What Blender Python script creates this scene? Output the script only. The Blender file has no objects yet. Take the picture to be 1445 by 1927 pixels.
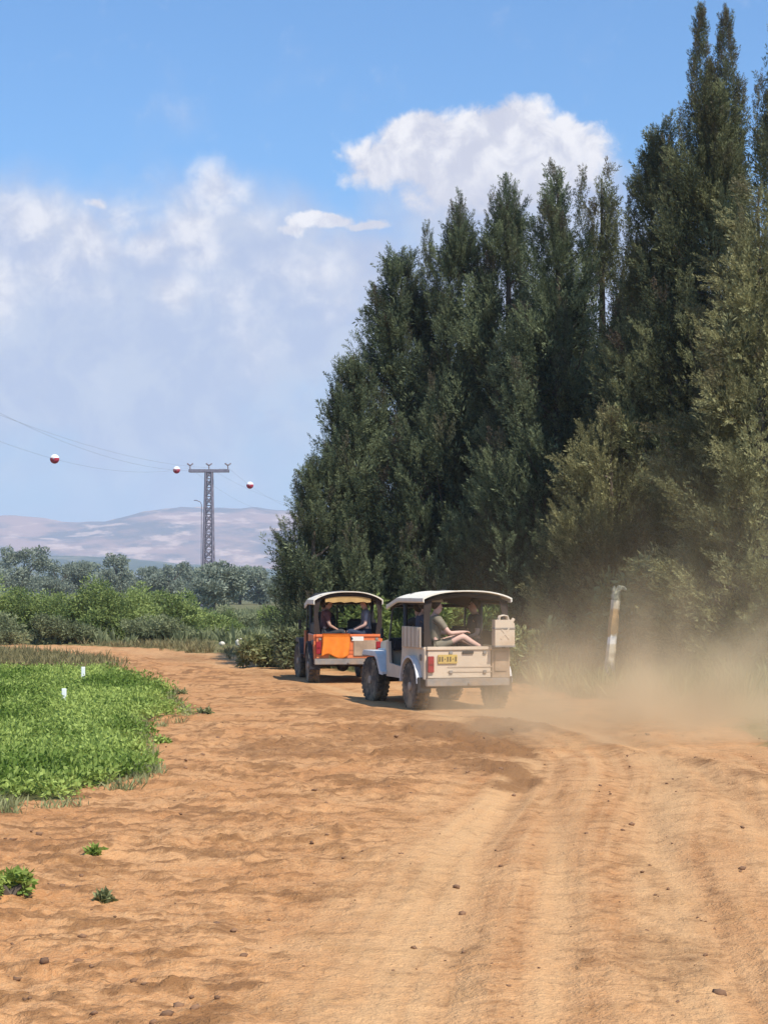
import bpy, bmesh, math, random
import numpy as np
from mathutils import Vector, Matrix

# ------------------------------------------------------------------ camera, sky, sun, exposure
SC = bpy.context.scene
COL = SC.collection
FPX, CX, CY, HORIZON, CAMH = 3400.0, 722.5, 963.5, 1112.0, 2.0
PITCH = math.atan((HORIZON - CY) / FPX)
cam_d = bpy.data.cameras.new('camera')
cam = bpy.data.objects.new('camera', cam_d); COL.objects.link(cam)
cam.location = (0, 0, CAMH); cam.rotation_euler = (math.pi/2 + PITCH, 0, 0)
cam_d.sensor_fit = 'VERTICAL'; cam_d.sensor_height = 24.0; cam_d.lens = 24.0*FPX/1927.0
cam_d.clip_start = 0.1; cam_d.clip_end = 20000
SC.camera = cam

SUN_EL, SUN_AZ = math.radians(54), math.radians(141)     # azimuth clockwise from +Y: behind the viewer, to the right
SUN_DIR = Vector((math.sin(SUN_AZ)*math.cos(SUN_EL), math.cos(SUN_AZ)*math.cos(SUN_EL), math.sin(SUN_EL)))
SKY_STRENGTH = 0.1
sun_d = bpy.data.lights.new('sun', 'SUN'); sun_d.energy = 5.0; sun_d.angle = math.radians(0.5); sun_d.color = (1.0, 0.94, 0.83)
sun = bpy.data.objects.new('sun', sun_d); COL.objects.link(sun)
sun.rotation_euler = (-SUN_DIR).to_track_quat('-Z', 'Y').to_euler()
SC.view_settings.view_transform = 'Standard'; SC.view_settings.look = 'None'
SC.view_settings.gamma = 1.0; SC.view_settings.exposure = 0.15
SC.render.engine = 'CYCLES'
SC.cycles.use_denoising = True
SC.cycles.max_bounces = 6; SC.cycles.transparent_max_bounces = 8; SC.cycles.volume_bounces = 1
SC.cycles.volume_step_rate = 0.6

class NT:
    """tiny node-graph writer: every call adds one node and returns its output"""
    def __init__(s, tree): s.t = tree; s.n = tree.nodes; s.l = tree.links
    def put(s, sock, v):
        if v is None: return
        if hasattr(v, 'is_output'): s.l.new(v, sock)
        else: sock.default_value = v
    def m(s, op, a, b=None, c=None, clamp=False):
        n = s.n.new('ShaderNodeMath'); n.operation = op; n.use_clamp = clamp
        for i, v in enumerate((a, b, c)): s.put(n.inputs[i], v)
        return n.outputs[0]
    def noise(s, vec, scale, detail=4, rough=0.55, dist=0.0, dim='3D'):
        n = s.n.new('ShaderNodeTexNoise'); n.noise_dimensions = dim
        s.put(n.inputs['Vector'], vec); n.inputs['Scale'].default_value = scale
        n.inputs['Detail'].default_value = detail; n.inputs['Roughness'].default_value = rough
        n.inputs['Distortion'].default_value = dist
        return n.outputs[0]
    def mix(s, f, a, b, mode='MIX'):
        n = s.n.new('ShaderNodeMix'); n.data_type = 'RGBA'; n.blend_type = mode
        s.put(n.inputs[0], f)
        for i, v in ((6, a), (7, b)):
            s.put(n.inputs[i], (*v, 1) if isinstance(v, tuple) and len(v) == 3 else v)
        return n.outputs[2]
    def rng(s, v, a, b, c=0.0, d=1.0, smooth=True):
        n = s.n.new('ShaderNodeMapRange'); n.interpolation_type = 'SMOOTHSTEP' if smooth else 'LINEAR'
        s.put(n.inputs[0], v)
        for i, x in enumerate((a, b, c, d)): s.put(n.inputs[i+1], x)
        return n.outputs[0]
    def sep(s, v):
        n = s.n.new('ShaderNodeSeparateXYZ'); s.put(n.inputs[0], v); return n.outputs
    def comb(s, x, y, z):
        n = s.n.new('ShaderNodeCombineXYZ')
        for i, v in enumerate((x, y, z)): s.put(n.inputs[i], v)
        return n.outputs[0]
    def vm(s, op, a, b):
        n = s.n.new('ShaderNodeVectorMath'); n.operation = op; s.put(n.inputs[0], a); s.put(n.inputs[1], b); return n.outputs[0]

world = bpy.data.worlds.new('World'); SC.world = world; world.use_nodes = True
w = NT(world.node_tree); w.n.clear()
sky = w.n.new('ShaderNodeTexSky'); sky.sky_type = 'NISHITA'; sky.sun_disc = False
sky.sun_elevation = SUN_EL; sky.sun_rotation = SUN_AZ
sky.air_density = 1.1; sky.dust_density = 1.3; sky.ozone_density = 2.0; sky.altitude = 0
gen = w.n.new('ShaderNodeTexCoord').outputs['Generated']
gx, gy, gz = w.sep(gen)
az = w.m('ARCTAN2', gx, gy)
el = w.m('ARCTAN2', gz, w.m('SQRT', w.m('ADD', w.m('MULTIPLY', gx, gx), w.m('MULTIPLY', gy, gy))))
dirv = w.comb(az, el, 0.0)
warp1 = w.noise(dirv, 22, 5, 0.6); warp2 = w.noise(w.vm('ADD', dirv, (3.1, 7.7, 0)), 22, 5, 0.6)
wa = w.m('ADD', az, w.m('MULTIPLY', w.m('SUBTRACT', warp1, 0.5), 0.026))
we = w.m('ADD', el, w.m('MULTIPLY', w.m('SUBTRACT', warp2, 0.5), 0.020))
def blobs(lst):
    tot = None
    for px, py, rx, ry, wt in lst:
        a = w.m('DIVIDE', w.m('SUBTRACT', wa, (px-CX)/FPX), rx/FPX)
        b = w.m('DIVIDE', w.m('SUBTRACT', we, (HORIZON-py)/FPX), ry/FPX)
        d = w.m('SQRT', w.m('ADD', w.m('MULTIPLY', a, a), w.m('MULTIPLY', b, b)))
        v = w.m('MULTIPLY', w.m('SUBTRACT', 1.0, d, clamp=True), wt)
        tot = v if tot is None else w.m('MAXIMUM', tot, v)
    return tot
detail = w.noise(dirv, 55, 8, 0.62, 0.3)
soft = w.noise(dirv, 14, 5, 0.55, 0.2)
veil = blobs([(60, 590, 420, 300, 1.0), (430, 590, 450, 290, 1.0), (250, 700, 700, 330, .8), (640, 580, 260, 230, .9), (180, 830, 620, 230, .5),
              (980, 400, 330, 150, .75), (1000, 560, 700, 330, .6)])
veil = w.m('MULTIPLY', w.rng(w.m('ADD', veil, w.m('MULTIPLY', w.m('SUBTRACT', soft, .5), .8)), .02, .50), .90)
crisp = blobs([(880, 310, 265, 118, 1.), (960, 268, 145, 95, 1.), (1060, 300, 130, 95, .9), (800, 275, 150, 78, .9), (715, 315, 110, 72, .7), (930, 350, 290, 95, .8),
              (600, 420, 100, 24, .9), (685, 428, 80, 15, .7), (545, 432, 50, 20, .6), (180, 402, 40, 18, .5)])
crisp = w.rng(w.m('ADD', crisp, w.m('MULTIPLY', w.m('SUBTRACT', detail, .5), .75)), .16, .44)
mild = blobs([(75, 430, 120, 90, .8), (160, 470, 130, 110, .75), (405, 365, 80, 70, .9), (360, 430, 85, 100, .8), (325, 556, 80, 62, .9), (275, 470, 80, 62, .75), (380, 480, 90, 60, .6),
              (0, 560, 110, 120, .8), (90, 520, 160, 120, .55), (230, 430, 120, 80, .6), (440, 560, 130, 90, .45), (480, 650, 110, 110, .5), (600, 520, 190, 90, .6), (640, 560, 110, 60, .5), (480, 420, 70, 50, .45), (180, 560, 120, 60, .4)])
mild = w.m('MULTIPLY', w.rng(w.m('ADD', mild, w.m('MULTIPLY', w.m('SUBTRACT', w.m('ADD', w.m('MULTIPLY', detail, .6), w.m('MULTIPLY', soft, .4)), .5), 1.35)), .06, .78), .80)
puff = w.m('MAXIMUM', crisp, mild)
shade = w.rng(w.m('ADD', w.m('MULTIPLY', detail, .6), w.m('MULTIPLY', soft, .4)), .40, .60)
W0 = 9.0
under = w.rng(w.m('ADD', el, w.m('MULTIPLY', w.m('SUBTRACT', detail, .5), .03)), (HORIZON-395)/FPX, (HORIZON-270)/FPX)
under = w.m('MAXIMUM', under, w.rng(az, -.012, -.030))
shade = w.m('MULTIPLY', shade, w.m('ADD', .25, w.m('MULTIPLY', under, .75)))
white = w.mix(shade, (.66*W0, .67*W0, .78*W0), (.98*W0, .96*W0, .98*W0))
skyc = w.mix(1.0, sky.outputs[0], (.78, 1.25, 1.66), 'MULTIPLY')
lowhaze = w.rng(el, .00, .22, 1.0, 0.0)
skyc = w.mix(w.m('MULTIPLY', lowhaze, .55), skyc, (.40*W0, .51*W0, .74*W0))
mid = w.noise(dirv, 30, 6, .6, .4)
c1 = w.mix(veil, skyc, w.mix(w.rng(mid, .40, .62), (.52*W0, .57*W0, .75*W0), (.62*W0, .66*W0, .79*W0)))
c2 = w.mix(puff, c1, white)
bg = w.n.new('ShaderNodeBackground'); bg.inputs[1].default_value = SKY_STRENGTH
w.l.new(c2, bg.inputs[0])
wo = w.n.new('ShaderNodeOutputWorld'); w.l.new(bg.outputs[0], wo.inputs[0])

# ------------------------------------------------------------------ helpers
def P(px, py, D):
    """world point seen at photograph pixel (px, py) at depth Y = D"""
    cp, sp = math.cos(PITCH), math.sin(PITCH)
    a, b = (px-CX)/FPX, (CY-py)/FPX
    d = Vector((a, cp - sp*b, sp + cp*b))
    k = D/d.y
    return Vector((d.x*k, D, CAMH + d.z*k))
def GP(px, py):
    """point on the ground plane seen at pixel"""
    cp, sp = math.cos(PITCH), math.sin(PITCH)
    a, b = (px-CX)/FPX, (CY-py)/FPX
    d = Vector((a, cp - sp*b, sp + cp*b)); k = -CAMH/d.z
    return Vector((d.x*k, d.y*k, 0))

def tag(o, label=None, cat=None, group=None, kind=None):
    if label: o['label'] = label
    if cat: o['category'] = cat
    if group: o['group'] = group
    if kind: o['kind'] = kind
    return o
def empty(name, loc=(0, 0, 0), rz=0.0):
    o = bpy.data.objects.new(name, None); COL.objects.link(o)
    o.location = loc; o.rotation_euler = (0, 0, rz); o.empty_display_size = .2
    return o
def obj(name, bm, mat, parent=None, smooth=False, bevel=0.0):
    me = bpy.data.meshes.new(name)
    if bevel:
        bmesh.ops.bevel(bm, geom=[e for e in bm.edges if e.is_manifold and e.calc_face_angle(0) > .6], offset=bevel, segments=2, affect='EDGES', clamp_overlap=True)
    bmesh.ops.recalc_face_normals(bm, faces=bm.faces)
    bm.to_mesh(me); bm.free()
    if smooth:
        me.shade_smooth() if hasattr(me, 'shade_smooth') else None
        try: me.set_sharp_from_angle(angle=math.radians(38))
        except Exception: pass
    o = bpy.data.objects.new(name, me); COL.objects.link(o)
    me.materials.append(mat)
    if parent is not None: o.parent = parent
    return o
def arr_mesh(name, V, Q, mat, parent=None, attrs=None, smooth=False):
    V = np.asarray(V, np.float32).reshape(-1, 3); Q = np.asarray(Q, np.int32)
    k = Q.shape[1]
    me = bpy.data.meshes.new(name)
    me.vertices.add(len(V)); me.vertices.foreach_set('co', V.ravel())
    me.loops.add(Q.size); me.loops.foreach_set('vertex_index', Q.ravel())
    me.polygons.add(len(Q)); me.polygons.foreach_set('loop_start', np.arange(0, Q.size, k, dtype=np.int32))
    if smooth: me.polygons.foreach_set('use_smooth', np.ones(len(Q), bool))
    for nm, a in (attrs or {}).items():
        at = me.attributes.new(nm, 'FLOAT', 'POINT'); at.data.foreach_set('value', np.asarray(a, np.float32))
    me.update(calc_edges=True); me.validate()
    me.materials.append(mat)
    o = bpy.data.objects.new(name, me); COL.objects.link(o)
    if parent is not None: o.parent = parent
    return o
def BM(): return bmesh.new()
def box(bm, c, s, rot=None):
    M = Matrix.Translation(c)
    if rot is not None: M = M @ rot.to_4x4()
    bmesh.ops.create_cube(bm, size=1.0, matrix=M @ Matrix.Diagonal((*s, 1)))
def cyl(bm, a, b, r0, r1=None, seg=12):
    a, b = Vector(a), Vector(b); d = b - a
    M = Matrix.Translation((a+b)/2) @ d.to_track_quat('Z', 'Y').to_matrix().to_4x4()
    bmesh.ops.create_cone(bm, cap_ends=True, segments=seg, radius1=r0, radius2=r0 if r1 is None else r1, depth=d.length, matrix=M)
def tube(bm, pts, r, seg=8, closed=False):
    pts = [Vector(p) for p in pts]; n = len(pts); rings = []
    rr = r if hasattr(r, '__len__') else [r]*n
    pu = None
    for i, p in enumerate(pts):
        if closed: t = pts[(i+1) % n] - pts[i-1]
        else: t = pts[min(i+1, n-1)] - pts[max(i-1, 0)]
        t.normalize()
        if pu is None:
            u = Vector((0, 0, 1)).cross(t)
            if u.length < .2: u = Vector((1, 0, 0)) - t*t.x
        else: u = pu - t*pu.dot(t)
        u.normalize(); pu = u; v = t.cross(u)
        rings.append([bm.verts.new(p + (u*math.cos(2*math.pi*k/seg) + v*math.sin(2*math.pi*k/seg))*rr[i]) for k in range(seg)])
    for i in range(n if closed else n-1):
        A, B = rings[i], rings[(i+1) % n]
        for k in range(seg): bm.faces.new((A[k], A[(k+1) % seg], B[(k+1) % seg], B[k]))
    if not closed: bm.faces.new(rings[0][::-1]); bm.faces.new(rings[-1])
def prism(bm, poly, axis, a, b):
    """extrude a 2-D polygon along axis 0/1/2 from a to b; poly in the other two axes, in order"""
    def p3(u, v, t):
        return {0: (t, u, v), 1: (u, t, v), 2: (u, v, t)}[axis]
    A = [bm.verts.new(p3(u, v, a)) for u, v in poly]; B = [bm.verts.new(p3(u, v, b)) for u, v in poly]
    bm.faces.new(A); bm.faces.new(B[::-1])
    for i in range(len(A)): bm.faces.new((A[i], B[i], B[(i+1) % len(A)], A[(i+1) % len(A)]))
def lathe(bm, prof, M, seg=28):
    """profile of (r, x) spun about local x"""
    rings = []
    for r, x in prof:
        rings.append([bm.verts.new(M @ Vector((x, r*math.cos(2*math.pi*k/seg), r*math.sin(2*math.pi*k/seg)))) for k in range(seg)])
    for A, B in zip(rings, rings[1:]):
        for k in range(seg): bm.faces.new((A[k], A[(k+1) % seg], B[(k+1) % seg], B[k]))
    for R in (rings[0], rings[-1]):
        if prof[rings.index(R)][0] > 1e-4: bm.faces.new(R)

# numpy value noise
_rng = np.random.default_rng(7)
_T = _rng.random((256, 256)).astype(np.float32)
def vnoise(x, y):
    xi, yi = np.floor(x).astype(int), np.floor(y).astype(int)
    fx, fy = x-xi, y-yi
    fx, fy = fx*fx*(3-2*fx), fy*fy*(3-2*fy)
    a, b = _T[xi & 255, yi & 255], _T[(xi+1) & 255, yi & 255]
    c, d = _T[xi & 255, (yi+1) & 255], _T[(xi+1) & 255, (yi+1) & 255]
    return (a*(1-fx)+b*fx)*(1-fy) + (c*(1-fx)+d*fx)*fy
def fbm(x, y, o=4, g=.5):
    s, a, t = 0, 1, 0
    for i in range(o):
        s = s + a*vnoise(x*2**i+17.3*i, y*2**i+5.1*i); t += a; a *= g
    return s/t
def sstep(a, b, x):
    t = np.clip((x-a)/(b-a), 0, 1); return t*t*(3-2*t)

# ------------------------------------------------------------------ materials
def pmat(name, col, rough=.7, var=.12, vscale=6.0, metal=0.0, bump=0.0, bscale=40.0, dirt=None, dirt_amt=.5, spec=.4, trans=0.0, zdirt=-.12):
    m = bpy.data.materials.new(name); m.use_nodes = True; g = NT(m.node_tree)
    b = g.n['Principled BSDF']; tc = g.n.new('ShaderNodeTexCoord').outputs['Object']
    n = g.noise(tc, vscale, 5, .6)
    c = g.mix(g.rng(n, .3, .7), tuple(max(0, x*(1-var)) for x in col), tuple(min(1, x*(1+var)) for x in col))
    if dirt:
        z = g.sep(tc)[2]
        f = g.rng(g.m('ADD', g.noise(tc, 3.2, 6, .65), g.m('MULTIPLY', z, zdirt)), .33, .66)
        c = g.mix(g.m('MULTIPLY', f, dirt_amt), c, dirt)
    g.put(b.inputs['Base Color'], c); b.inputs['Roughness'].default_value = rough; b.inputs['Metallic'].default_value = metal
    b.inputs['Specular IOR Level'].default_value = spec
    if bump:
        bn = g.n.new('ShaderNodeBump'); bn.inputs['Strength'].default_value = bump; bn.inputs['Distance'].default_value = .02
        g.l.new(g.noise(tc, bscale, 4), bn.inputs['Height']); g.l.new(bn.outputs[0], b.inputs['Normal'])
    if trans:
        o = g.n['Material Output']; t = g.n.new('ShaderNodeBsdfTranslucent'); g.put(t.inputs[0], c)
        mx = g.n.new('ShaderNodeMixShader'); mx.inputs[0].default_value = trans
        g.l.new(b.outputs[0], mx.inputs[1]); g.l.new(t.outputs[0], mx.inputs[2]); g.l.new(mx.outputs[0], o.inputs[0])
    return m
def leafmat(name, dark, light, tip=None, trans=.18, rough=.75):
    m = bpy.data.materials.new(name); m.use_nodes = True; g = NT(m.node_tree); b = g.n['Principled BSDF']
    at = g.n.new('ShaderNodeAttribute'); at.attribute_name = 'tint'
    c = g.mix(at.outputs['Fac'], dark, light)
    if tip:
        a2 = g.n.new('ShaderNodeAttribute'); a2.attribute_name = 'cone'
        c = g.mix(a2.outputs['Fac'], c, tip)
    g.put(b.inputs['Base Color'], c); b.inputs['Roughness'].default_value = rough; b.inputs['Specular IOR Level'].default_value = .25
    t = g.n.new('ShaderNodeBsdfTranslucent'); g.put(t.inputs[0], c)
    mx = g.n.new('ShaderNodeMixShader'); mx.inputs[0].default_value = trans
    g.l.new(b.outputs[0], mx.inputs[1]); g.l.new(t.outputs[0], mx.inputs[2]); g.l.new(mx.outputs[0], g.n['Material Output'].inputs[0])
    return m
DUSTC = (.42, .27, .15)
M = {}
M['bark'] = pmat('bark', (.10, .075, .055), .9, .35, 5, bump=.5, bscale=12)
M['cypress'] = leafmat('cypress_foliage', (.060, .072, .034), (.265, .27, .125), (.13, .07, .065), trans=.25)
M['green_cypress'] = leafmat('green_cypress_foliage', (.046, .066, .036), (.225, .258, .132), (.13, .07, .065), trans=.25)
M['olive_cypress'] = leafmat('olive_cypress_foliage', (.115, .115, .05), (.36, .335, .155), (.13, .09, .06), trans=.25)
M['bush'] = leafmat('bush_foliage', (.10, .145, .040), (.36, .42, .13), trans=.3)
M['grey_bush'] = leafmat('grey_bush_foliage', (.115, .135, .062), (.32, .335, .17), trans=.3)
M['eucalyptus'] = leafmat('eucalyptus_foliage', (.15, .175, .13), (.36, .39, .285), trans=.3)
M['crop'] = leafmat('crop_foliage', (.125, .195, .026), (.40, .48, .115), trans=.3, rough=.6)
M['dry'] = leafmat('dry_grass_blades', (.13, .12, .05), (.33, .27, .13))
M['weed'] = leafmat('weed_foliage', (.15, .17, .065), (.42, .42, .20), trans=.3)
M['cream'] = pmat('cream_paint', (.62, .49, .36), .5, .07, 3, dirt=DUSTC, dirt_amt=.6, zdirt=-.30)
M['orange'] = pmat('orange_paint', (.72, .19, .065), .45, .08, 3, dirt=DUSTC, dirt_amt=.6, zdirt=-.30)
M['dusty'] = pmat('brown_panel', (.36, .25, .165), .8, .18, 5)
M['canvas'] = pmat('canopy_canvas', (.80, .73, .61), .85, .06, 4, bump=.2, bscale=60, trans=.12)
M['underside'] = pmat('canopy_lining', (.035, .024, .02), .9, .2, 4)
M['yellow_canvas'] = pmat('tan_canvas', (.66, .43, .17), .85, .1, 6, trans=.3)
M['rubber'] = pmat('tyre_rubber', (.045, .042, .038), .85, .3, 7, dirt=(.36, .26, .16), dirt_amt=1.0, bump=.3)
M['rim'] = pmat('painted_rim', (.35, .32, .28), .5, .2, 5, dirt=DUSTC, dirt_amt=.6)
M['black'] = pmat('black_steel', (.022, .022, .024), .5, .2, 5, dirt=(.16, .11, .07), dirt_amt=.4)
M['grey_steel'] = pmat('grey_steel', (.24, .22, .20), .6, .2, 5, dirt=DUSTC, dirt_amt=.55)
M['fender'] = pmat('pale_fender', (.60, .60, .60), .45, .06, 3, dirt=DUSTC, dirt_amt=.3)
M['vinyl'] = pmat('black_vinyl', (.025, .025, .03), .6, .2, 6)
M['lamp_red'] = pmat('red_lens', (.30, .02, .025), .3, .1, 8)
M['plate'] = pmat('yellow_plate', (.56, .38, .09), .6, .06, 8, dirt=DUSTC, dirt_amt=.6)
M['plate_white'] = pmat('white_plate', (.72, .68, .60), .5, .06, 8)
M['ink'] = pmat('plate_ink', (.10, .07, .03), .6, .1, 8)
M['cloth_orange'] = pmat('orange_cloth', (.80, .21, .02), .85, .08, 8, bump=.3, bscale=20)
M['skin'] = pmat('skin', (.50, .29, .21), .55, .06, 9)
M['skin_pale'] = pmat('pale_skin', (.62, .38, .30), .55, .06, 9)
M['navy'] = pmat('navy_cloth', (.035, .045, .08), .85, .15, 12)
M['khaki'] = pmat('khaki_cloth', (.20, .17, .12), .85, .15, 12)
M['maroon'] = pmat('maroon_cloth', (.14, .05, .045), .85, .15, 12)
M['grey_cloth'] = pmat('grey_cloth', (.22, .22, .25), .85, .15, 12)
M['dark_cloth'] = pmat('dark_cloth', (.04, .04, .045), .85, .15, 12)
M['cap'] = pmat('beige_cap_cloth', (.50, .42, .32), .85, .1, 12)
M['hair'] = pmat('dark_hair', (.03, .02, .015), .6, .2, 20)
M['eye'] = pmat('eye', (.03, .025, .02), .2, .1, 20)
M['galv'] = pmat('galvanised_steel', (.19, .17, .21), .6, .15, 3, spec=.3)
M['porcelain'] = pmat('insulator_porcelain', (.20, .13, .12), .3, .1, 9)
M['wire'] = pmat('power_cable', (.30, .30, .34), .5, .1, 3)
M['ball_red'] = pmat('red_marker', (.45, .03, .06), .5, .08, 3)
M['ball_white'] = pmat('white_marker', (.85, .82, .80), .5, .04, 3)
M['peg'] = pmat('white_peg', (.85, .85, .80), .5, .05, 9)
M['stone'] = pmat('pale_stone', (.62, .55, .44), .85, .15, 6, bump=.5, bscale=9)
M['clod'] = pmat('earth_clod', (.20, .105, .055), .95, .3, 9, bump=.5, bscale=14)
def glassmat():
    m = bpy.data.materials.new('windscreen_glass'); m.use_nodes = True; g = NT(m.node_tree)
    tr = g.n.new('ShaderNodeBsdfTransparent'); tr.inputs[0].default_value = (.80, .82, .80, 1)
    gl = g.n.new('ShaderNodeBsdfGlossy'); gl.inputs['Roughness'].default_value = .05
    tc = g.n.new('ShaderNodeTexCoord').outputs['Object']
    mx = g.n.new('ShaderNodeMixShader'); g.put(mx.inputs[0], g.rng(g.noise(tc, 3, 4), .3, .8, .05, .14))
    g.l.new(tr.outputs[0], mx.inputs[1]); g.l.new(gl.outputs[0], mx.inputs[2]); g.l.new(mx.outputs[0], g.n['Material Output'].inputs[0])
    return m
M['glass'] = glassmat()

# ------------------------------------------------------------------ ground
ROAD = [(.3, -6), (.5, 4), (.75, 9), (1.45, 15), (2.35, 20), (2.55, 24), (1.9, 27.5), (1.05, 31.5), (.1, 35.5), (-.95, 40), (-2.6, 46), (-5.0, 53), (-8.6, 60), (-13, 65.5), (-22, 72), (-40, 80)]
def spline(pts, n=14):
    out = []; p = [Vector(q) for q in pts]
    for i in range(len(p)-1):
        a, b, c, d = p[max(i-1, 0)], p[i], p[i+1], p[min(i+2, len(p)-1)]
        for k in range(n):
            t = k/n
            out.append(.5*((2*b) + (c-a)*t + (2*a-5*b+4*c-d)*t*t + (3*b-a-3*c+d)*t**3))
    out.append(p[-1]); return np.array([(v[0], v[1]) for v in out])
ROADC = spline(ROAD)
def sdist(x, y, poly):
    """unsigned distance and side of points to a polyline"""
    best = np.full(x.shape, 1e9, np.float32); side = np.zeros(x.shape, np.float32)
    for (ax, ay), (bx, by) in zip(poly[:-1], poly[1:]):
        dx, dy = bx-ax, by-ay; L2 = dx*dx+dy*dy
        t = np.clip(((x-ax)*dx+(y-ay)*dy)/L2, 0, 1)
        ex, ey = x-(ax+t*dx), y-(ay+t*dy); d = np.sqrt(ex*ex+ey*ey)
        m = d < best; best[m] = d[m]; side[m] = np.sign((dx*ey-dy*ex))[m]
    return best, side          # side > 0 : left of the direction of travel
RIGHT_EDGE = np.array([(3.2, 8), (4.3, 16), (5.3, 23), (5.0, 29), (4.3, 33.5), (3.0, 38), (.6, 42), (-1.9, 47), (-4.6, 55), (-8.5, 63.5), (-14, 68.5), (-24, 75), (-42, 84)])
CROP = [tuple(GP(a, b)[:2]) for a, b in [(-260, 1512), (0, 1522), (110, 1520), (205, 1492), (268, 1470), (272, 1420), (250, 1385), (258, 1362), (345, 1350), (322, 1325), (290, 1300), (215, 1274), (120, 1266), (-320, 1262)]]
def inpoly(x, y, poly):
    r = np.zeros(x.shape, bool); n = len(poly)
    for i in range(n):
        (ax, ay), (bx, by) = poly[i], poly[(i+1) % n]
        c = ((ay > y) != (by > y)) & (x < (bx-ax)*(y-ay)/((by-ay) if by != ay else 1e-9)+ax); r ^= c
    return r
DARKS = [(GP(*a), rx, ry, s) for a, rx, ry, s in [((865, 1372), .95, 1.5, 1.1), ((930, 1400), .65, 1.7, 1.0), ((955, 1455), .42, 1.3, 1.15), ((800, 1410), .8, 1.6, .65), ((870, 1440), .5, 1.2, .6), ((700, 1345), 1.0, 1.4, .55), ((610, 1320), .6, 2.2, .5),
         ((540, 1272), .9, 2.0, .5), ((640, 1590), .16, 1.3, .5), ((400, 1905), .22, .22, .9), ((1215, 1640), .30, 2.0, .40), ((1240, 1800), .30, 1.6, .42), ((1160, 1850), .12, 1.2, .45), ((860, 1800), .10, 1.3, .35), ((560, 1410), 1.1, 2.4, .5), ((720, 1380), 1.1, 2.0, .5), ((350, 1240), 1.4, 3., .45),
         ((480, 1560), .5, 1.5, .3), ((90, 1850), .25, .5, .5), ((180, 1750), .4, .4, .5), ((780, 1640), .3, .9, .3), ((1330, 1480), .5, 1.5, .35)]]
RUTS = [spline([tuple(GP(a, b)[:2]) for a, b in l]) for l in (
    [(1010, 2150), (1040, 1927), (1055, 1700), (1045, 1560), (1030, 1470), (1060, 1410), (1150, 1385)],
    [(780, 2200), (830, 1927), (880, 1700), (930, 1560), (1000, 1460), (1080, 1400), (1200, 1372)],
    [(1480, 2000), (1400, 1850), (1290, 1650), (1210, 1520), (1160, 1440), (1120, 1390)],
    [(1560, 1700), (1445, 1560), (1330, 1460), (1240, 1410), (1120, 1368)])]
BERM = spline([tuple(GP(a, b)[:2]) for a, b in [(1445, 1475), (1330, 1445), (1200, 1412), (1090, 1388), (1000, 1366), (900, 1356), (760, 1345), (640, 1325), (560, 1290), (480, 1262)]])
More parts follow.
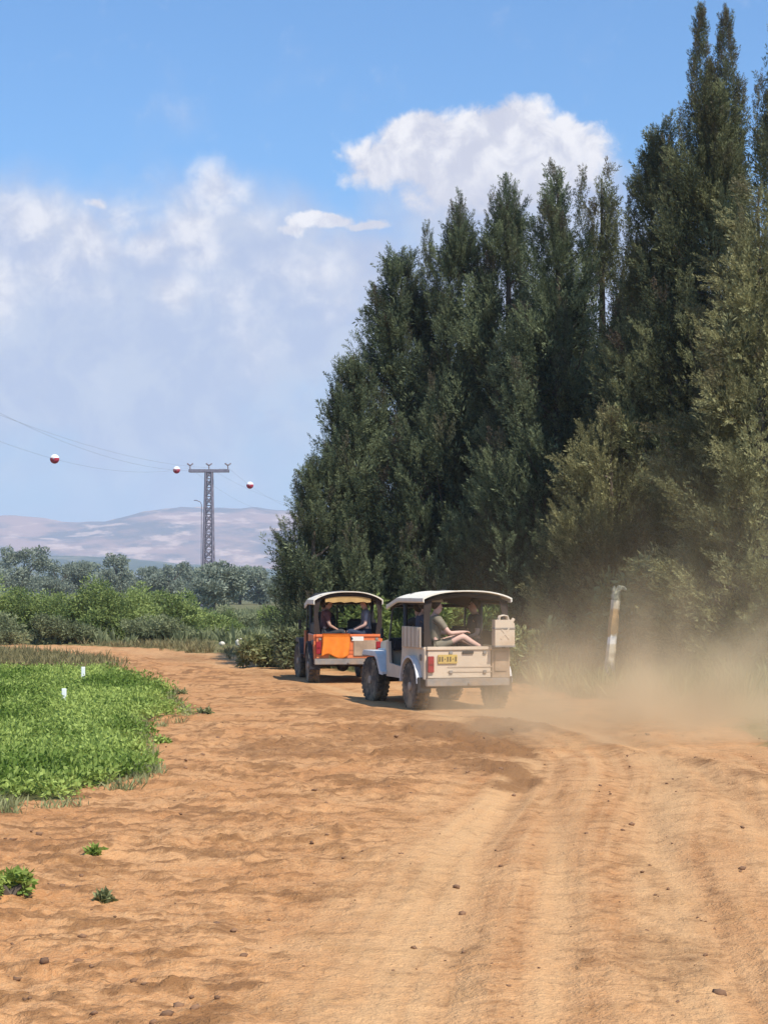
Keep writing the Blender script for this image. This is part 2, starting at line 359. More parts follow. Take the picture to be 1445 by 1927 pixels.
def terrain(x, y):
    d, side = sdist(x, y, ROADC)
    off = d*side                                                   # + = left
    lane = np.maximum(sstep(1.9, .9, d), sstep(3.4, 1.5, np.abs(off+.9))*(y > 3)*sstep(30, 22, y)*.85); lon = fbm(off*6.5+40, y*.16, 4, .6)
    wheel = np.maximum(np.exp(-((off-.72)/.24)**2), np.exp(-((off+.72)/.24)**2))*(y > 3)
    rut = np.zeros_like(x)
    for r in RUTS:
        dr, _ = sdist(x, y, r); rut = np.maximum(rut, np.exp(-(dr/.17)**2))
    near = sstep(95, 60, y)
    dre, sre = sdist(x, y, RIGHT_EDGE)
    verge = sstep(-.5, .7, -dre*sre + (fbm(x*1.3, y*1.3, 3)-.5)*1.6)   # right of the edge
    crop = inpoly(x + (fbm(x*1.6+9, y*1.3, 5, .65)-.5)*1.5, y + (fbm(x*1.3+70, y*1.3, 4)-.5)*2.2, CROP)
    leftwild = sstep(43.5, 47.5, y + (fbm(x*.8, y*.5)-.5)*5)*sstep(2.6, 4.2, off + (fbm(x*1.1+3, y*.6)-.5)*1.6)*(side > 0)
    far = sstep(66, 72, y + (fbm(x*.2, y*.2)-.5)*4)
    veg = np.clip(verge + leftwild*.8 + far, 0, 1)
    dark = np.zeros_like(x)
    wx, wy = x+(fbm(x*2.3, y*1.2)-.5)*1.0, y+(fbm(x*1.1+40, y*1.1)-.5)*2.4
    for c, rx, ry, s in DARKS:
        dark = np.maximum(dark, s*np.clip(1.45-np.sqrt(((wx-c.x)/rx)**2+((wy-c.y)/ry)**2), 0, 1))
    db, sb = sdist(x + (fbm(x*3, y*2)-.5)*.2, y, BERM)
    berm = np.exp(-(db/.28)**2)
    dark = np.clip(np.maximum(dark, berm*.55*(.3+fbm(x*2, y*1.4+8))), 0, 1)
    streak = fbm(x*1.7+5, y*1.5, 5, .6)                            # cross-wise clods and furrows
    st2 = sstep(.55, .66, fbm(x*1.7+31, y*3.6, 5, .64)); st3 = sstep(.55, .65, fbm(x*3.8+7, y*7.0, 4, .62))
    loose = 1 - .75*np.maximum(lane, sstep(.3, .8, rut))
    z = (fbm(x*.25, y*.25, 3)-.5)*.16
    z = z + (np.maximum(streak-.52, 0)*.13 - np.maximum(.42-streak, 0)*.06)*loose
    rid = 1-np.abs(fbm(x*2.6+11, y*4.2, 4, .55)*2-1)*2.2
    z = z + np.maximum(rid-.45, 0)*.045*loose*sstep(.35, .62, fbm(x*.7+2, y*.7, 3)+.06)
    z = z + (fbm(x*5.5, y*5.5, 4, .6)-.5)*.050*loose + (fbm(x*15, y*15, 3, .65)-.5)*.040*(.35+.65*loose)
    cl = fbm(x*3.1+60, y*3.1, 3, .6); z = z + np.maximum(cl-.60, 0)*.34*loose*(.35+.65*dark)
    z = z + np.maximum(fbm(x*6+3, y*6, 4, .65)-.45, 0)*.17*dark + berm*.05*(.5+fbm(x*2, y*2))
    z = z - wheel*.03 - rut*.035 + lane*(lon-.5)*.03
    z = z*near
    dark = np.clip(np.maximum(dark, np.maximum(st2*.60, st3*.52)*(.22+.78*loose)), 0, 1)  # streak colour holds soil tone and painted shading of the clods
    z = z + (st2*.008+st3*.010)*loose*near
    jm = np.exp(-(((x-.9)**2+(y-31.8)**2)/9.0)) + np.exp(-(((x+1.1)**2+(y-41)**2)/9.0))
    z = z*(1-np.clip(jm, 0, 1)*.85)
    pale = np.clip(np.maximum(lane*(.25+.55*wheel+1.6*(lon-.47)), rut*(.55+1.2*(lon-.5))), 0, 1)
    dark = np.clip(np.maximum(dark, lane*sstep(.50, .40, lon)*.28*sstep(34, 26, y)), 0, 1)
    return z, pale, dark, veg, crop.astype(np.float32)
def hgt(x, y):
    return float(terrain(np.array([float(x)], np.float64), np.array([float(y)], np.float64))[0][0])

def groundmat():
    m = bpy.data.materials.new('dry_earth'); m.use_nodes = True; g = NT(m.node_tree); b = g.n['Principled BSDF']
    pos = g.n.new('ShaderNodeNewGeometry').outputs['Position']
    def at(n):
        a = g.n.new('ShaderNodeAttribute'); a.attribute_name = n; return a.outputs['Fac']
    n1 = g.noise(pos, .9, 6, .62, .3); n2 = g.noise(pos, 7, 6, .65); n3 = g.noise(pos, 42, 3, .6)
    sx, sy, sz = g.sep(pos)
    n4 = g.noise(g.comb(g.m('MULTIPLY', sx, .9), g.m('MULTIPLY', sy, .8), 0.), 1.9, 6, .7, .5)
    c = g.mix(g.rng(n1, .3, .7), (.455, .207, .080), (.565, .297, .132))
    c = g.mix(g.m('MULTIPLY', g.rng(n4, .50, .64), .60), c, (.28, .125, .042))
    c = g.mix(g.m('MULTIPLY', g.rng(n2, .52, .64), .50), c, (.25, .115, .048))
    c = g.mix(g.m('MULTIPLY', g.rng(n3, .48, .66), .30), c, (.58, .37, .19))
    c = g.mix(g.m('MULTIPLY', at('pale'), .75), c, g.mix(n2, (.54, .305, .140), (.63, .39, .195)))
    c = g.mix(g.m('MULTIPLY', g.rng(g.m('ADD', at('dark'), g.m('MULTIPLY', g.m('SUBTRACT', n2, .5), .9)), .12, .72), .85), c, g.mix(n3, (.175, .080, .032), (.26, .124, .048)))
    vegc = g.mix(g.rng(g.noise(pos, 1.3, 5, .65), .35, .65), (.24, .185, .085), (.11, .125, .042))
    c = g.mix(g.rng(g.m('ADD', at('veg'), g.m('MULTIPLY', g.m('SUBTRACT', n2, .5), .6)), .25, .8), c, vegc)
    c = g.mix(at('crop'), c, g.mix(n2, (.10, .075, .03), (.07, .09, .025)))
    plain = g.mix(g.rng(g.noise(pos, .004, 5, .6), .4, .6), (.17, .15, .08), (.075, .095, .045))
    c = g.mix(g.rng(sy, 90, 400), c, plain)
    g.put(b.inputs['Base Color'], c); b.inputs['Roughness'].default_value = .95; b.inputs['Specular IOR Level'].default_value = .15
    bn = g.n.new('ShaderNodeBump'); bn.inputs['Strength'].default_value = .9; bn.inputs['Distance'].default_value = .05
    g.put(bn.inputs['Height'], g.m('ADD', g.m('MULTIPLY', n2, .7), g.m('MULTIPLY', n3, .5)))
    g.l.new(bn.outputs[0], b.inputs['Normal'])
    return m
def make_ground():
    rows = [-6.0]; d = -6.0
    while d < 7000:
        if d < 6.5: d += .5 if d < 5 else .1
        elif d < 90: d += max(.022, d*d/3300.)
        else: d *= 1.07
        rows.append(d)
    D = np.array(rows)
    t = np.concatenate([-np.geomspace(3.0, .34, 26)[:-1], np.linspace(-.31, .31, 560), np.geomspace(.34, 3.0, 26)[1:]])
    X = t[None, :]*(D[:, None]+7.5); Y = np.repeat(D[:, None], len(t), 1)
    x, y = X.ravel(), Y.ravel()
    z, pale, dark, veg, crop = terrain(x, y)
    nr, nc = X.shape; i = np.arange(nr*nc).reshape(nr, nc)
    Q = np.stack([i[:-1, :-1], i[:-1, 1:], i[1:, 1:], i[1:, :-1]], -1).reshape(-1, 4)
    o = arr_mesh('ground', np.stack([x, y, z], 1), Q, groundmat(), attrs={'pale': pale, 'dark': dark, 'veg': veg, 'crop': crop}, smooth=True)
    tag(o, 'sandy orange dirt ground with wheel ruts and dark clods', 'ground', kind='structure')
make_ground()

# ------------------------------------------------------------------ hills
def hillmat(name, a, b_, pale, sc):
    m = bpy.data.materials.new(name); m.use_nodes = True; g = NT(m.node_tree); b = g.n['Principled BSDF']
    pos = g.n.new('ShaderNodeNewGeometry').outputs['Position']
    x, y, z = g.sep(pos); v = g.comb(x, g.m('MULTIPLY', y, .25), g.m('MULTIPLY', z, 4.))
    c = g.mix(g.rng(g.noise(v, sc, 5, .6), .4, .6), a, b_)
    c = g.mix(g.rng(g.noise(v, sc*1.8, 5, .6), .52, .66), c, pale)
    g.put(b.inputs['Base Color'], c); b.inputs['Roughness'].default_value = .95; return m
def hills(name, ridge, D, depth, mat, seed, label):
    xs = np.linspace(-900, 2000, 300); rx, ry = zip(*ridge)
    hp = np.interp(xs, rx, ry) + (fbm(xs*.03+seed, xs*0+seed, 4)-.5)*7
    n = 40; V = []
    for j in range(n):
        f = j/(n-1); yy = D + depth*(f-.5)*2
        prof = math.sin(math.pi*min(1, f))**.8
        X = (xs-CX)/FPX*D; H = (CAMH + (HORIZON-hp)/FPX*D)
        Z = H*prof*(1 + .5*(fbm(X*.006+seed, np.full_like(X, yy*.006), 4)-.5)*(0 if abs(f-.5) < .02 else 1)*abs(f-.5)*2) - 2.0*(1-prof)
        V.append(np.stack([X, np.full_like(X, yy), Z], 1))
    V = np.concatenate(V); i = np.arange(len(V)).reshape(n, 300)
    Q = np.stack([i[:-1, :-1], i[:-1, 1:], i[1:, 1:], i[1:, :-1]], -1).reshape(-1, 4)
    tag(arr_mesh(name, V, Q, mat, smooth=True), label, 'hills', kind='structure')
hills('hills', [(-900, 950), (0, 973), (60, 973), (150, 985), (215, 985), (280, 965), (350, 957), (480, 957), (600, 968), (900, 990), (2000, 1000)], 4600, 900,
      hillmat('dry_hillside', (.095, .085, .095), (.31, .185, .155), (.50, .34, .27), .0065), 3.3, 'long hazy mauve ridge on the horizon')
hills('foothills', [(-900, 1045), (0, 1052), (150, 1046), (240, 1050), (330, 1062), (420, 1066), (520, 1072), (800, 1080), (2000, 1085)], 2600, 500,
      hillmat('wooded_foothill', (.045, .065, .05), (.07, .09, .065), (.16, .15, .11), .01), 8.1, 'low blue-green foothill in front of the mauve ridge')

# ------------------------------------------------------------------ foliage builders
def unit(v): return v/np.maximum(np.linalg.norm(v, axis=-1, keepdims=True), 1e-9)
def frames(zdir, rng, spin=True):
    """rotation matrices (N,3,3) whose third column is zdir"""
    z = unit(zdir); r = rng.normal(size=z.shape) if spin else np.tile(np.array([[0, 0, 1.]]), (len(z), 1))
    x = unit(np.cross(r, z)); y = np.cross(z, x)
    return np.stack([x, y, z], 2)
def plume_proto(rng, n, L=1.0, wd=.080, ln0=.125, w0=.017, open_=.55):
    V = []
    for i in range(n):
        a = rng.random()**.85*.9; th = rng.random()*2*math.pi
        rho = wd*(math.sin(math.pi*min(1, .16+a*.90))**.6)*(.45+.55*rng.random())
        c = np.array([math.cos(th)*rho, math.sin(th)*rho, a*L])
        d = unit(np.array([math.cos(th)*open_, math.sin(th)*open_, .9])+rng.normal(size=3)*.2)
        rad = np.array([math.cos(th), math.sin(th), 0.]); s = unit(np.cross(d, rad)+rng.normal(size=3)*.35)   # scale-leaf sprays lie on the plume's surface
        ln, ww = ln0*(.7+.6*rng.random()), w0*(.7+.6*rng.random())
        V += [c-s*ww*.6, c+d*ln*.55-s*ww*1.0, c+d*ln, c+d*ln*.5+s*ww*1.0]
    return np.array(V)
def stamp(protos, pos, zdir, size, rng, slim=1.0):
    N = len(pos); k = rng.integers(0, len(protos), N); R = frames(zdir, rng)
    pr = np.stack(protos)[k]*np.array([slim, slim, 1.0])
    V = np.einsum('nij,nkj->nki', R, pr*size[:, None, None]) + pos[:, None, :]
    return V.reshape(-1, 3), pr.shape[1]
PR = np.random.default_rng(11)
PLUMES = [plume_proto(PR, 56) for _ in range(9)]
FILL = [plume_proto(PR, 40, 1.0, .17, .15, .022, .7) for _ in range(6)]
def quads(n): return np.arange(n*4).reshape(-1, 4)
def cypress(name, X, Y, H, R, seed, label, mat='cypress', tips=((0, 1.0),), plumes=1900, size=.75, base=.35, shape=.8, droop=0.0, ragged=.60, lean=0.0, bare=0.0, spray=1.0):
    rng = np.random.default_rng(seed)
    root = empty(name, (X, Y, hgt(X, Y)-.05)); tag(root, label, 'tree', 'cypress trees along the right of the track')
    bm = BM()
    tube(bm, [(lean*t*t, 0, H*.97*t) for t in np.linspace(0, 1, 9)], [.20*(1-t)**.8*H/13+.012 for t in np.linspace(0, 1, 9)], 8)
    pos, dr, sz, tint, cone = [], [], [], [], []; fp, fd, fs, ft = [], [], [], []
    nb = int(plumes/8)
    for i in range(nb):
        t = 1-(1-rng.random())**.66; zt = base + (H-base)*t*.97
        phi = rng.random()*2*math.pi
        nn = .5*vnoise(np.array([math.cos(phi)*R*.75+50+seed]), np.array([zt*.62+math.sin(phi)*R*.75+seed*3]))[0] + .5*vnoise(np.array([math.cos(phi)*R*1.6+90+seed]), np.array([zt*1.3+math.sin(phi)*R*1.6+seed*5]))[0]
        lump = (1.12-ragged*1.15) + ragged*1.25*float(sstep(.33, .62, nn))
        r = R*max(.04, (1-t)**shape)*min(1.0, .62+t*2.5)*lump
        if bare and rng.random() < bare*t: continue
        rise = r*(.95 - droop*1.1)*(.7+.6*rng.random())
        bx = lean*t*t
        p0 = np.array([bx, 0, max(.2, zt-rise)]); p2 = np.array([bx+math.cos(phi)*r, math.sin(phi)*r, zt])
        p1 = (p0+p2)/2 + np.array([math.cos(phi)*r*.18, math.sin(phi)*r*.18, -rise*.22])
        if r > .55 and i % 3 == 0:
            tube(bm, [tuple((1-s)**2*p0+2*s*(1-s)*p1+s*s*p2) for s in (0, .33, .66, .95)], [.045, .035, .022, .008], 5)
        bt = .45+.38*rng.normal(); out = np.array([math.cos(phi), math.sin(phi), 0]); brown = rng.random() < .10
        for s in ((.22, .34, .46, .58, .68, .78, .86) if r > .6 else ()):                                  # fill along the bough
            q = (1-s)**2*p0 + 2*s*(1-s)*p1 + s*s*p2
            fp.append(q+rng.normal(size=3)*.15-np.array([0, 0, .2])); fd.append(out*.5+np.array([0, 0, .9])+rng.normal(size=3)*.3); fs.append(size*(.8+.5*rng.random())); ft.append(np.clip(bt-.1, 0, 1))
        d0 = unit(out*(.42+droop*.9)+np.array([0, 0, 1.0-droop*.75])+rng.normal(size=3)*.20); Lb = (.75+.75*rng.random())*min(1.0, .42+r*.45)*size/.75
        lx = unit(np.cross(d0, np.array([.3, .5, .1]))); ly = np.cross(d0, lx)
        for _ in range(16):                                        # a pointed tuft of plumes at its end
            u = rng.random()**.9; th = rng.random()*6.283; lat = lx*math.cos(th)+ly*math.sin(th); wdt = (.22*(1-u)**.8*(.4+.6*rng.random())+.02)*min(1, .4+r*.5)
            pos.append(p2 - d0*Lb*.45 + d0*Lb*u + lat*wdt - np.array([0, 0, .10])*(1-u)); dr.append(d0+lat*(.55*(1-u)+.1)+rng.normal(size=3)*.14)
            sz.append(size*(.60+.40*rng.random())*(1-.25*u)); tint.append(np.clip(bt+.25*(u-.4)+rng.normal()*.13, 0, 1)); cone.append(.6*u if brown else 0)
    leaders = [(0., 0., *tp) for tp in tips]
    for _ in range(int(11*R)):                                     # small spires all over the outline
        t = rng.uniform(.12, .93); phi = rng.random()*6.283; r = R*max(.05, (1-t)**shape)*.80
        leaders.append((math.cos(phi)*r, math.sin(phi)*r, 0, (base+(H-base)*t*.97+.9)/H, rng.uniform(1.0, 1.9), rng.uniform(.10, .18)))
    for tp in leaders:                                            # upright leaders
        bx, by = tp[:2]; tp = tp[2:]
        dx, f = tp[:2]; top = H*f; ln = tp[2] if len(tp) > 2 else .20*H; w0 = tp[3] if len(tp) > 3 else .25*R/2.6; n = int((34 if w0 < .3 else 120)*ln)
        for k in range(n):
            u = k/n; zz = top - ln*(1-u) - .3; wd = w0*(1-u)**.8*(.7+.6*rng.random()); a = rng.random()*6.28
            pos.append(np.array([bx+(0 if bx else lean)+dx*min(1, .55+u)+math.cos(a)*wd*.8, by+math.sin(a)*wd*.8, zz])); dr.append(np.array([math.cos(a)*.25, math.sin(a)*.25, 1.])+rng.normal(size=3)*.10)
            sz.append(size*(.85-.35*u)*(.7+.5*rng.random())); tint.append(.2+.5*rng.random()); cone.append(.5*u if rng.random() < .5 else 0)
    pos, dr, sz = np.array(pos), np.array(dr), np.array(sz)
    if not fp: fp, fd, fs, ft = [pos[0]], [dr[0]], [sz[0]], [tint[0]]
    V, k = stamp(PLUMES, pos, dr, sz, rng, spray); V2, k2 = stamp(FILL, np.array(fp), np.array(fd), np.array(fs), rng)
    tn = np.clip(np.concatenate([np.repeat(tint, k), np.repeat(ft, k2)]) + np.repeat(rng.normal(size=(len(V)+len(V2))//4)*.10, 4), 0, 1)
    cone = np.concatenate([np.repeat(cone, k), np.zeros(len(V2))]); V = np.concatenate([V, V2])
    obj('trunk', bm, M['bark'], root, smooth=True)
    arr_mesh('crown', V, quads(len(V)//4), M[mat], root, {'tint': tn, 'cone': cone})
    return root
def leafcards(rng, pts, nrm, ln, wd, up=.3, tint=None):
    n = len(pts); d = unit(nrm*.7 + rng.normal(size=(n, 3))*.8 + np.array([0, 0, up])); s = unit(np.cross(d, rng.normal(size=(n, 3))))
    L = ln*(.6+.8*rng.random((n, 1))); W = wd*(.6+.8*rng.random((n, 1)))
    V = np.stack([pts-s*W*.35, pts+d*L*.5-s*W, pts+d*L, pts+d*L*.5+s*W], 1)
    return V.reshape(-1, 3)
def lobes_points(rng, lobes, n, inner=.55):
    L = np.array(lobes); vol = (L[:, 3]*L[:, 4]+L[:, 4]*L[:, 5]+L[:, 3]*L[:, 5]); k = rng.choice(len(L), n, p=vol/vol.sum())
    u = unit(rng.normal(size=(n, 3))); r = inner+(1-inner)*rng.random((n, 1))**.6
    p = L[k, :3] + u*r*L[k, 3:6]; nn = unit(u/L[k, 3:6]); return p, nn, k
def leafy(name, X, Y, lobes, n, ln, wd, mat, seed, label, cat, group, trunk=None, up=.3, z0=None):
    """a bush or tree: crown of leaf cards over many small lobes, stems below"""
    rng = np.random.default_rng(seed)
    root = empty(name, (X, Y, hgt(X, Y)-.03 if z0 is None else z0)); tag(root, label, cat, group)
    small = []
    for l in lobes:                                               # break each lobe into clumps
        m = 9
        for _ in range(m):
            u = unit(rng.normal(size=3)); f = .30+.22*rng.random()
            c = np.array(l[:3]) + u*np.array(l[3:6])*.72*rng.random()**.5
            small.append((*c, l[3]*f, l[4]*f, l[5]*f))
    p, nn, k = lobes_points(rng, small, n, .45)
    keep = p[:, 2] > .02; p, nn, k = p[keep], nn[keep], k[keep]
    lt = rng.random(len(small))
    V = leafcards(rng, p, nn, ln, wd, up)
    tint = np.clip(lt[k]*.75+.1+rng.normal(size=len(p))*.17, 0, 1)
    bm = BM()
    th, tr = trunk or (min(l[2] for l in lobes), .04)
    for l in lobes:
        a = np.array([0, 0, 0.]); c = np.array(l[:3])
        base = (c[0]*.15, c[1]*.15, 0) if trunk is None else (0, 0, th*.55)
        tube(bm, [base, (c[0]*.5, c[1]*.5, c[2]*.55 if trunk is None else th*.5+c[2]*.5), tuple(c)], [tr, tr*.7, tr*.25], 5)
    if trunk: tube(bm, [(0, 0, -.2), (.05*th*.2, 0, th*.5), (0, 0, th)], [tr*1.6, tr*1.25, tr], 7)
    obj('trunk' if trunk else 'stem', bm, M['bark'], root, smooth=True)
    arr_mesh('crown' if trunk else 'foliage', V, quads(len(V)//4), M[mat], root, {'tint': np.repeat(tint, 4)})
    return root

# ------------------------------------------------------------------ cypresses (right of the track)
def C(px, D): return (px-CX)/FPX*D
def CH(py, D): return CAMH + (HORIZON-py)/FPX*D
cypress('cypress_tree', C(590, 48), 48, CH(850, 48), 1.05, 1, 'smallest cypress at the left end of the row, behind the orange jeep', 'green_cypress', plumes=800, tips=((0, 1), (-.45, .93)), size=.62)
cypress('cypress_tree', C(665, 49), 49, CH(660, 49), 1.95, 2, 'second cypress from the left end, short and wide with ragged left side', 'green_cypress', plumes=1900, tips=((0, 1), (-.5, .92), (.5, .97)))
cypress('cypress_tree', C(755, 50), 50, CH(455, 50), 3.0, 3, 'broad dark cypress whose sloping left flank stands above both jeeps', 'green_cypress', plumes=2900, tips=((0, 1), (-.7, .91), (.75, 1.01)), shape=.80)
cypress('cypress_tree', C(866, 49), 49, CH(345, 49), 2.65, 4, 'dark cypress with a single thin spire left of the white cloud', 'green_cypress', plumes=2700, tips=((0, 1.0), (-.9, .93), (.75, .90)), shape=.9)
cypress('cypress_tree', C(958, 48), 48, CH(325, 48), 2.7, 5, 'cypress with two close spires in front of the white cloud', 'green_cypress', plumes=2600, tips=((.1, 1.0), (-.45, .975)), shape=.9)
cypress('cypress_tree', C(1052, 46), 46, CH(300, 46), 2.4, 6, 'cypress with one forked spire under the right end of the cloud', 'green_cypress', plumes=2400, tips=((0, 1.0), (-.28, .955)), shape=.92)
cypress('cypress_tree', C(1135, 46.5), 46.5, CH(300, 46.5), 2.1, 7, 'thin cypress with a bare gappy top where sky shows through', plumes=1900, tips=((-.5, 1.0), (.1, .96)), bare=.75, ragged=.6)
cypress('cypress_tree', C(1250, 43), 43, CH(205, 43), 2.35, 8, 'cypress with stubby brown-tipped leaders left of the twin spires', plumes=2500, tips=((.15, 1.0), (-.45, .93), (-.75, .88)), shape=.9)
cypress('cypress_tree', C(1350, 41.5), 41.5, CH(120, 41.5), 2.85, 9, 'tallest cypress with twin slender spires reaching the top edge', plumes=3600, tips=((-.30, 1.115, 5.6, .50), (.28, 1.11, 5.4, .56), (-.05, 1.02, 2.5, .3), (.62, 1.0, 2.2, .2), (-.75, .95, 3.0, .2), (-1.1, .89, 3.0, .2)), shape=.80)
cypress('cypress_tree', C(1490, 39), 39, CH(30, 39), 2.2, 10, 'sparse cypress with dark bare branches at the right edge', plumes=1900, tips=((-.3, 1.0), (-.6, .93)), bare=.7, ragged=.6)
cypress('cypress_tree', C(1432, 36), 36, CH(320, 36), 2.0, 12, 'pale olive cypress with drooping tiered boughs at the right edge', 'olive_cypress', plumes=2400, tips=((0, .99),), droop=.62, size=.66, shape=.55, ragged=.55)
cypress('cypress_tree', C(1150, 41), 41, CH(770, 41), 1.6, 13, 'low olive cypress in the middle in front of the taller dark ones', 'olive_cypress', plumes=1500, tips=((0, .97), (.5, .9)), droop=.25, size=.62, shape=.6)
cypress('cypress_tree', C(1050, 55), 55, CH(500, 55), 3.0, 14, 'dark cypress filling the gap behind the middle of the row', plumes=2000, tips=((0, .98),))
cypress('cypress_tree', C(1270, 50), 50, CH(420, 50), 3.0, 15, 'dark cypress showing behind the twin-spired tree', plumes=2000, tips=((0, .98),))
cypress('cypress_tree', C(840, 56), 56, CH(640, 56), 3.2, 16, 'dark cypress filling the gap behind the left end of the row', plumes=2000, tips=((0, .98),))

# ------------------------------------------------------------------ shrubs, bushes, far trees
def bush(px, D, top, wpx, seed, label, mat='bush', n=5200, nl=5, ln=.15, wd=.028, name='bush', group='bushes beside the track', up=.3):
    rng = np.random.default_rng(seed); X = C(px, D); H = CH(top, D); Wd = wpx/FPX*D/2; L = []
    for i in range(nl):
        f = (i+.5)/nl*2-1 + rng.normal()*.08; h = H*(.62+.38*rng.random())*(1-.35*f*f) if i else H
        L.append((f*Wd*.72, rng.normal()*Wd*.22, h*.52, Wd*.5+.12, Wd*.5+.12, h*.5))
    return leafy(name, X, D, L, int(n*1.8), ln, wd*.75, mat, seed, label, 'bush', group, up=up)
G1 = 'green bushes beyond the bend of the track'
bush(40, 74, 1068, 210, 101, 'wide green bush at the left edge beyond the track', n=9000, nl=7, group=G1)
bush(140, 71, 1106, 150, 102, 'low olive bush just right of the bush at the left edge', n=6000, group=G1)
bush(225, 72, 1072, 170, 103, 'tall bright green bush left of the pylon', n=9000, nl=6, group=G1)
bush(310, 73, 1098, 170, 104, 'rounded green bush below and left of the pylon', n=7500, nl=6, group=G1)
bush(400, 76, 1140, 130, 105, 'low green bush right under the pylon', n=5000, group=G1)
bush(470, 84, 1142, 140, 106, 'pale low bush between the pylon and the trees', 'grey_bush', n=5000, group=G1)
bush(-40, 68, 1128, 180, 107, 'grey-green bush cut by the left edge', 'grey_bush', n=6000, group=G1)
bush(110, 68, 1150, 130, 108, 'small dusty bush in front of the wide green one', 'grey_bush', n=4200, group=G1)
bush(300, 69.5, 1150, 140, 109, 'small dusty bush at the foot of the rounded green one', 'grey_bush', n=4200, group=G1)
bush(545, 80, 1135, 120, 110, 'bush half hidden by the leftmost cypress', n=4200, group=G1)
bush(505, 47.5, 1184, 95, 111, 'grey-green shrub at the outer side of the bend left of the orange jeep', 'weed', n=6000, nl=6, ln=.15, wd=.035, group='shrubs at the foot of the cypresses')
bush(560, 46.0, 1172, 80, 112, 'olive shrub touching the left side of the orange jeep', 'grey_bush', n=5000, nl=5, ln=.15, wd=.035, group='shrubs at the foot of the cypresses')
G2 = 'shrubs at the foot of the cypresses'
bush(1010, 39.5, 1180, 150, 120, 'pale dusty shrub right behind the white jeep', 'weed', n=6500, nl=6, ln=.16, wd=.03, group=G2, up=.7)
bush(1090, 40.5, 1150, 150, 121, 'pale shrub left of the leaning post', 'weed', n=6500, nl=6, ln=.16, wd=.03, group=G2, up=.7)
bush(1235, 38.5, 1035, 190, 122, 'big olive shrub right of the leaning post', 'weed', n=11000, nl=7, ln=.17, wd=.034, group=G2)
bush(1190, 37.8, 1170, 120, 123, 'low green shrub just right of the post foot', 'grey_bush', n=6000, nl=6, ln=.16, wd=.03, group=G2, up=.7)
bush(1320, 37.2, 1150, 150, 124, 'grey-green shrub in the dust at the right', 'grey_bush', n=6500, nl=6, ln=.16, wd=.03, group=G2, up=.6)
bush(1425, 36.0, 1110, 150, 125, 'tall dusty shrub at the right edge', 'weed', n=7500, nl=6, ln=.16, wd=.03, group=G2, up=.6)
bush(1360, 40.0, 1010, 170, 126, 'high olive shrub behind the dust under the twin-spired cypress', 'weed', n=9000, nl=6, ln=.17, wd=.034, group=G2)
bush(900, 44.0, 1120, 170, 127, 'dark shrub seen above the white jeep roof', 'bush', n=6000, nl=6, ln=.16, wd=.035, group=G2)
bush(760, 47.0, 1110, 190, 128, 'dark shrub between the two jeep roofs', 'bush', n=6000, nl=6, ln=.16, wd=.035, group=G2)
bush(650, 48.0, 1120, 150, 129, 'dark shrub behind the orange jeep', 'bush', n=6000, nl=6, ln=.16, wd=.035, group=G2)
def gumtree(px, D, top, wpx, seed, label):
    rng = np.random.default_rng(seed); H = CH(top, D); Wd = wpx/FPX*D/2; L = []
    for i in range(6):
        f = rng.uniform(-1, 1); h = rng.uniform(.42, .86)
        L.append((f*Wd*.6, rng.uniform(-.6, .6)*Wd, H*h, Wd*.48, Wd*.48, H*.20))
    L.append((rng.normal()*.15*Wd, 0, H*.84, Wd*.42, Wd*.42, H*.16)); L.append((0, 0, H*.34, Wd*.7, Wd*.7, H*.30))
    leafy('eucalyptus_tree', C(px, D), D, L, 7500, .38, .085, 'eucalyptus', seed, label, 'tree', 'grey eucalyptus trees in the distance', trunk=(H*.5, .16), z0=-.1)
gum = [(-40, 260, 1040, 110, 'hazy grey tree cut by the left edge of the picture'), (42, 250, 1018, 75, 'hazy tall grey tree near the left edge standing above its neighbours'),
       (108, 265, 1045, 95, 'hazy yellow-grey tree second from the tall one at the left'), (165, 270, 1040, 85, 'hazy rounded grey tree left of the slim pair'),
       (228, 255, 1030, 60, 'hazy slim grey tree with a flat top between pylon and left edge'), (275, 275, 1052, 70, 'hazy low grey tree right of the slim flat-topped one'),
       (318, 262, 1050, 70, 'hazy dark grey tree left of the pylon foot'), (352, 285, 1055, 60, 'hazy narrow tree just left of the pylon'),
       (402, 168, 1046, 95, 'hazy domed grey tree covering the pylon foot'), (452, 268, 1052, 60, 'hazy grey tree right of the domed one'),
       (490, 262, 1060, 60, 'hazy dark grey tree between the pylon and the cypresses'), (530, 280, 1068, 70, 'hazy grey tree beside the leftmost cypress'), (585, 270, 1060, 90, 'hazy grey tree half hidden by the leftmost cypress')]
for i, (px, D, top, wp, lb) in enumerate(gum): gumtree(px, D, top+10, wp*1.5, 300+i, lb)
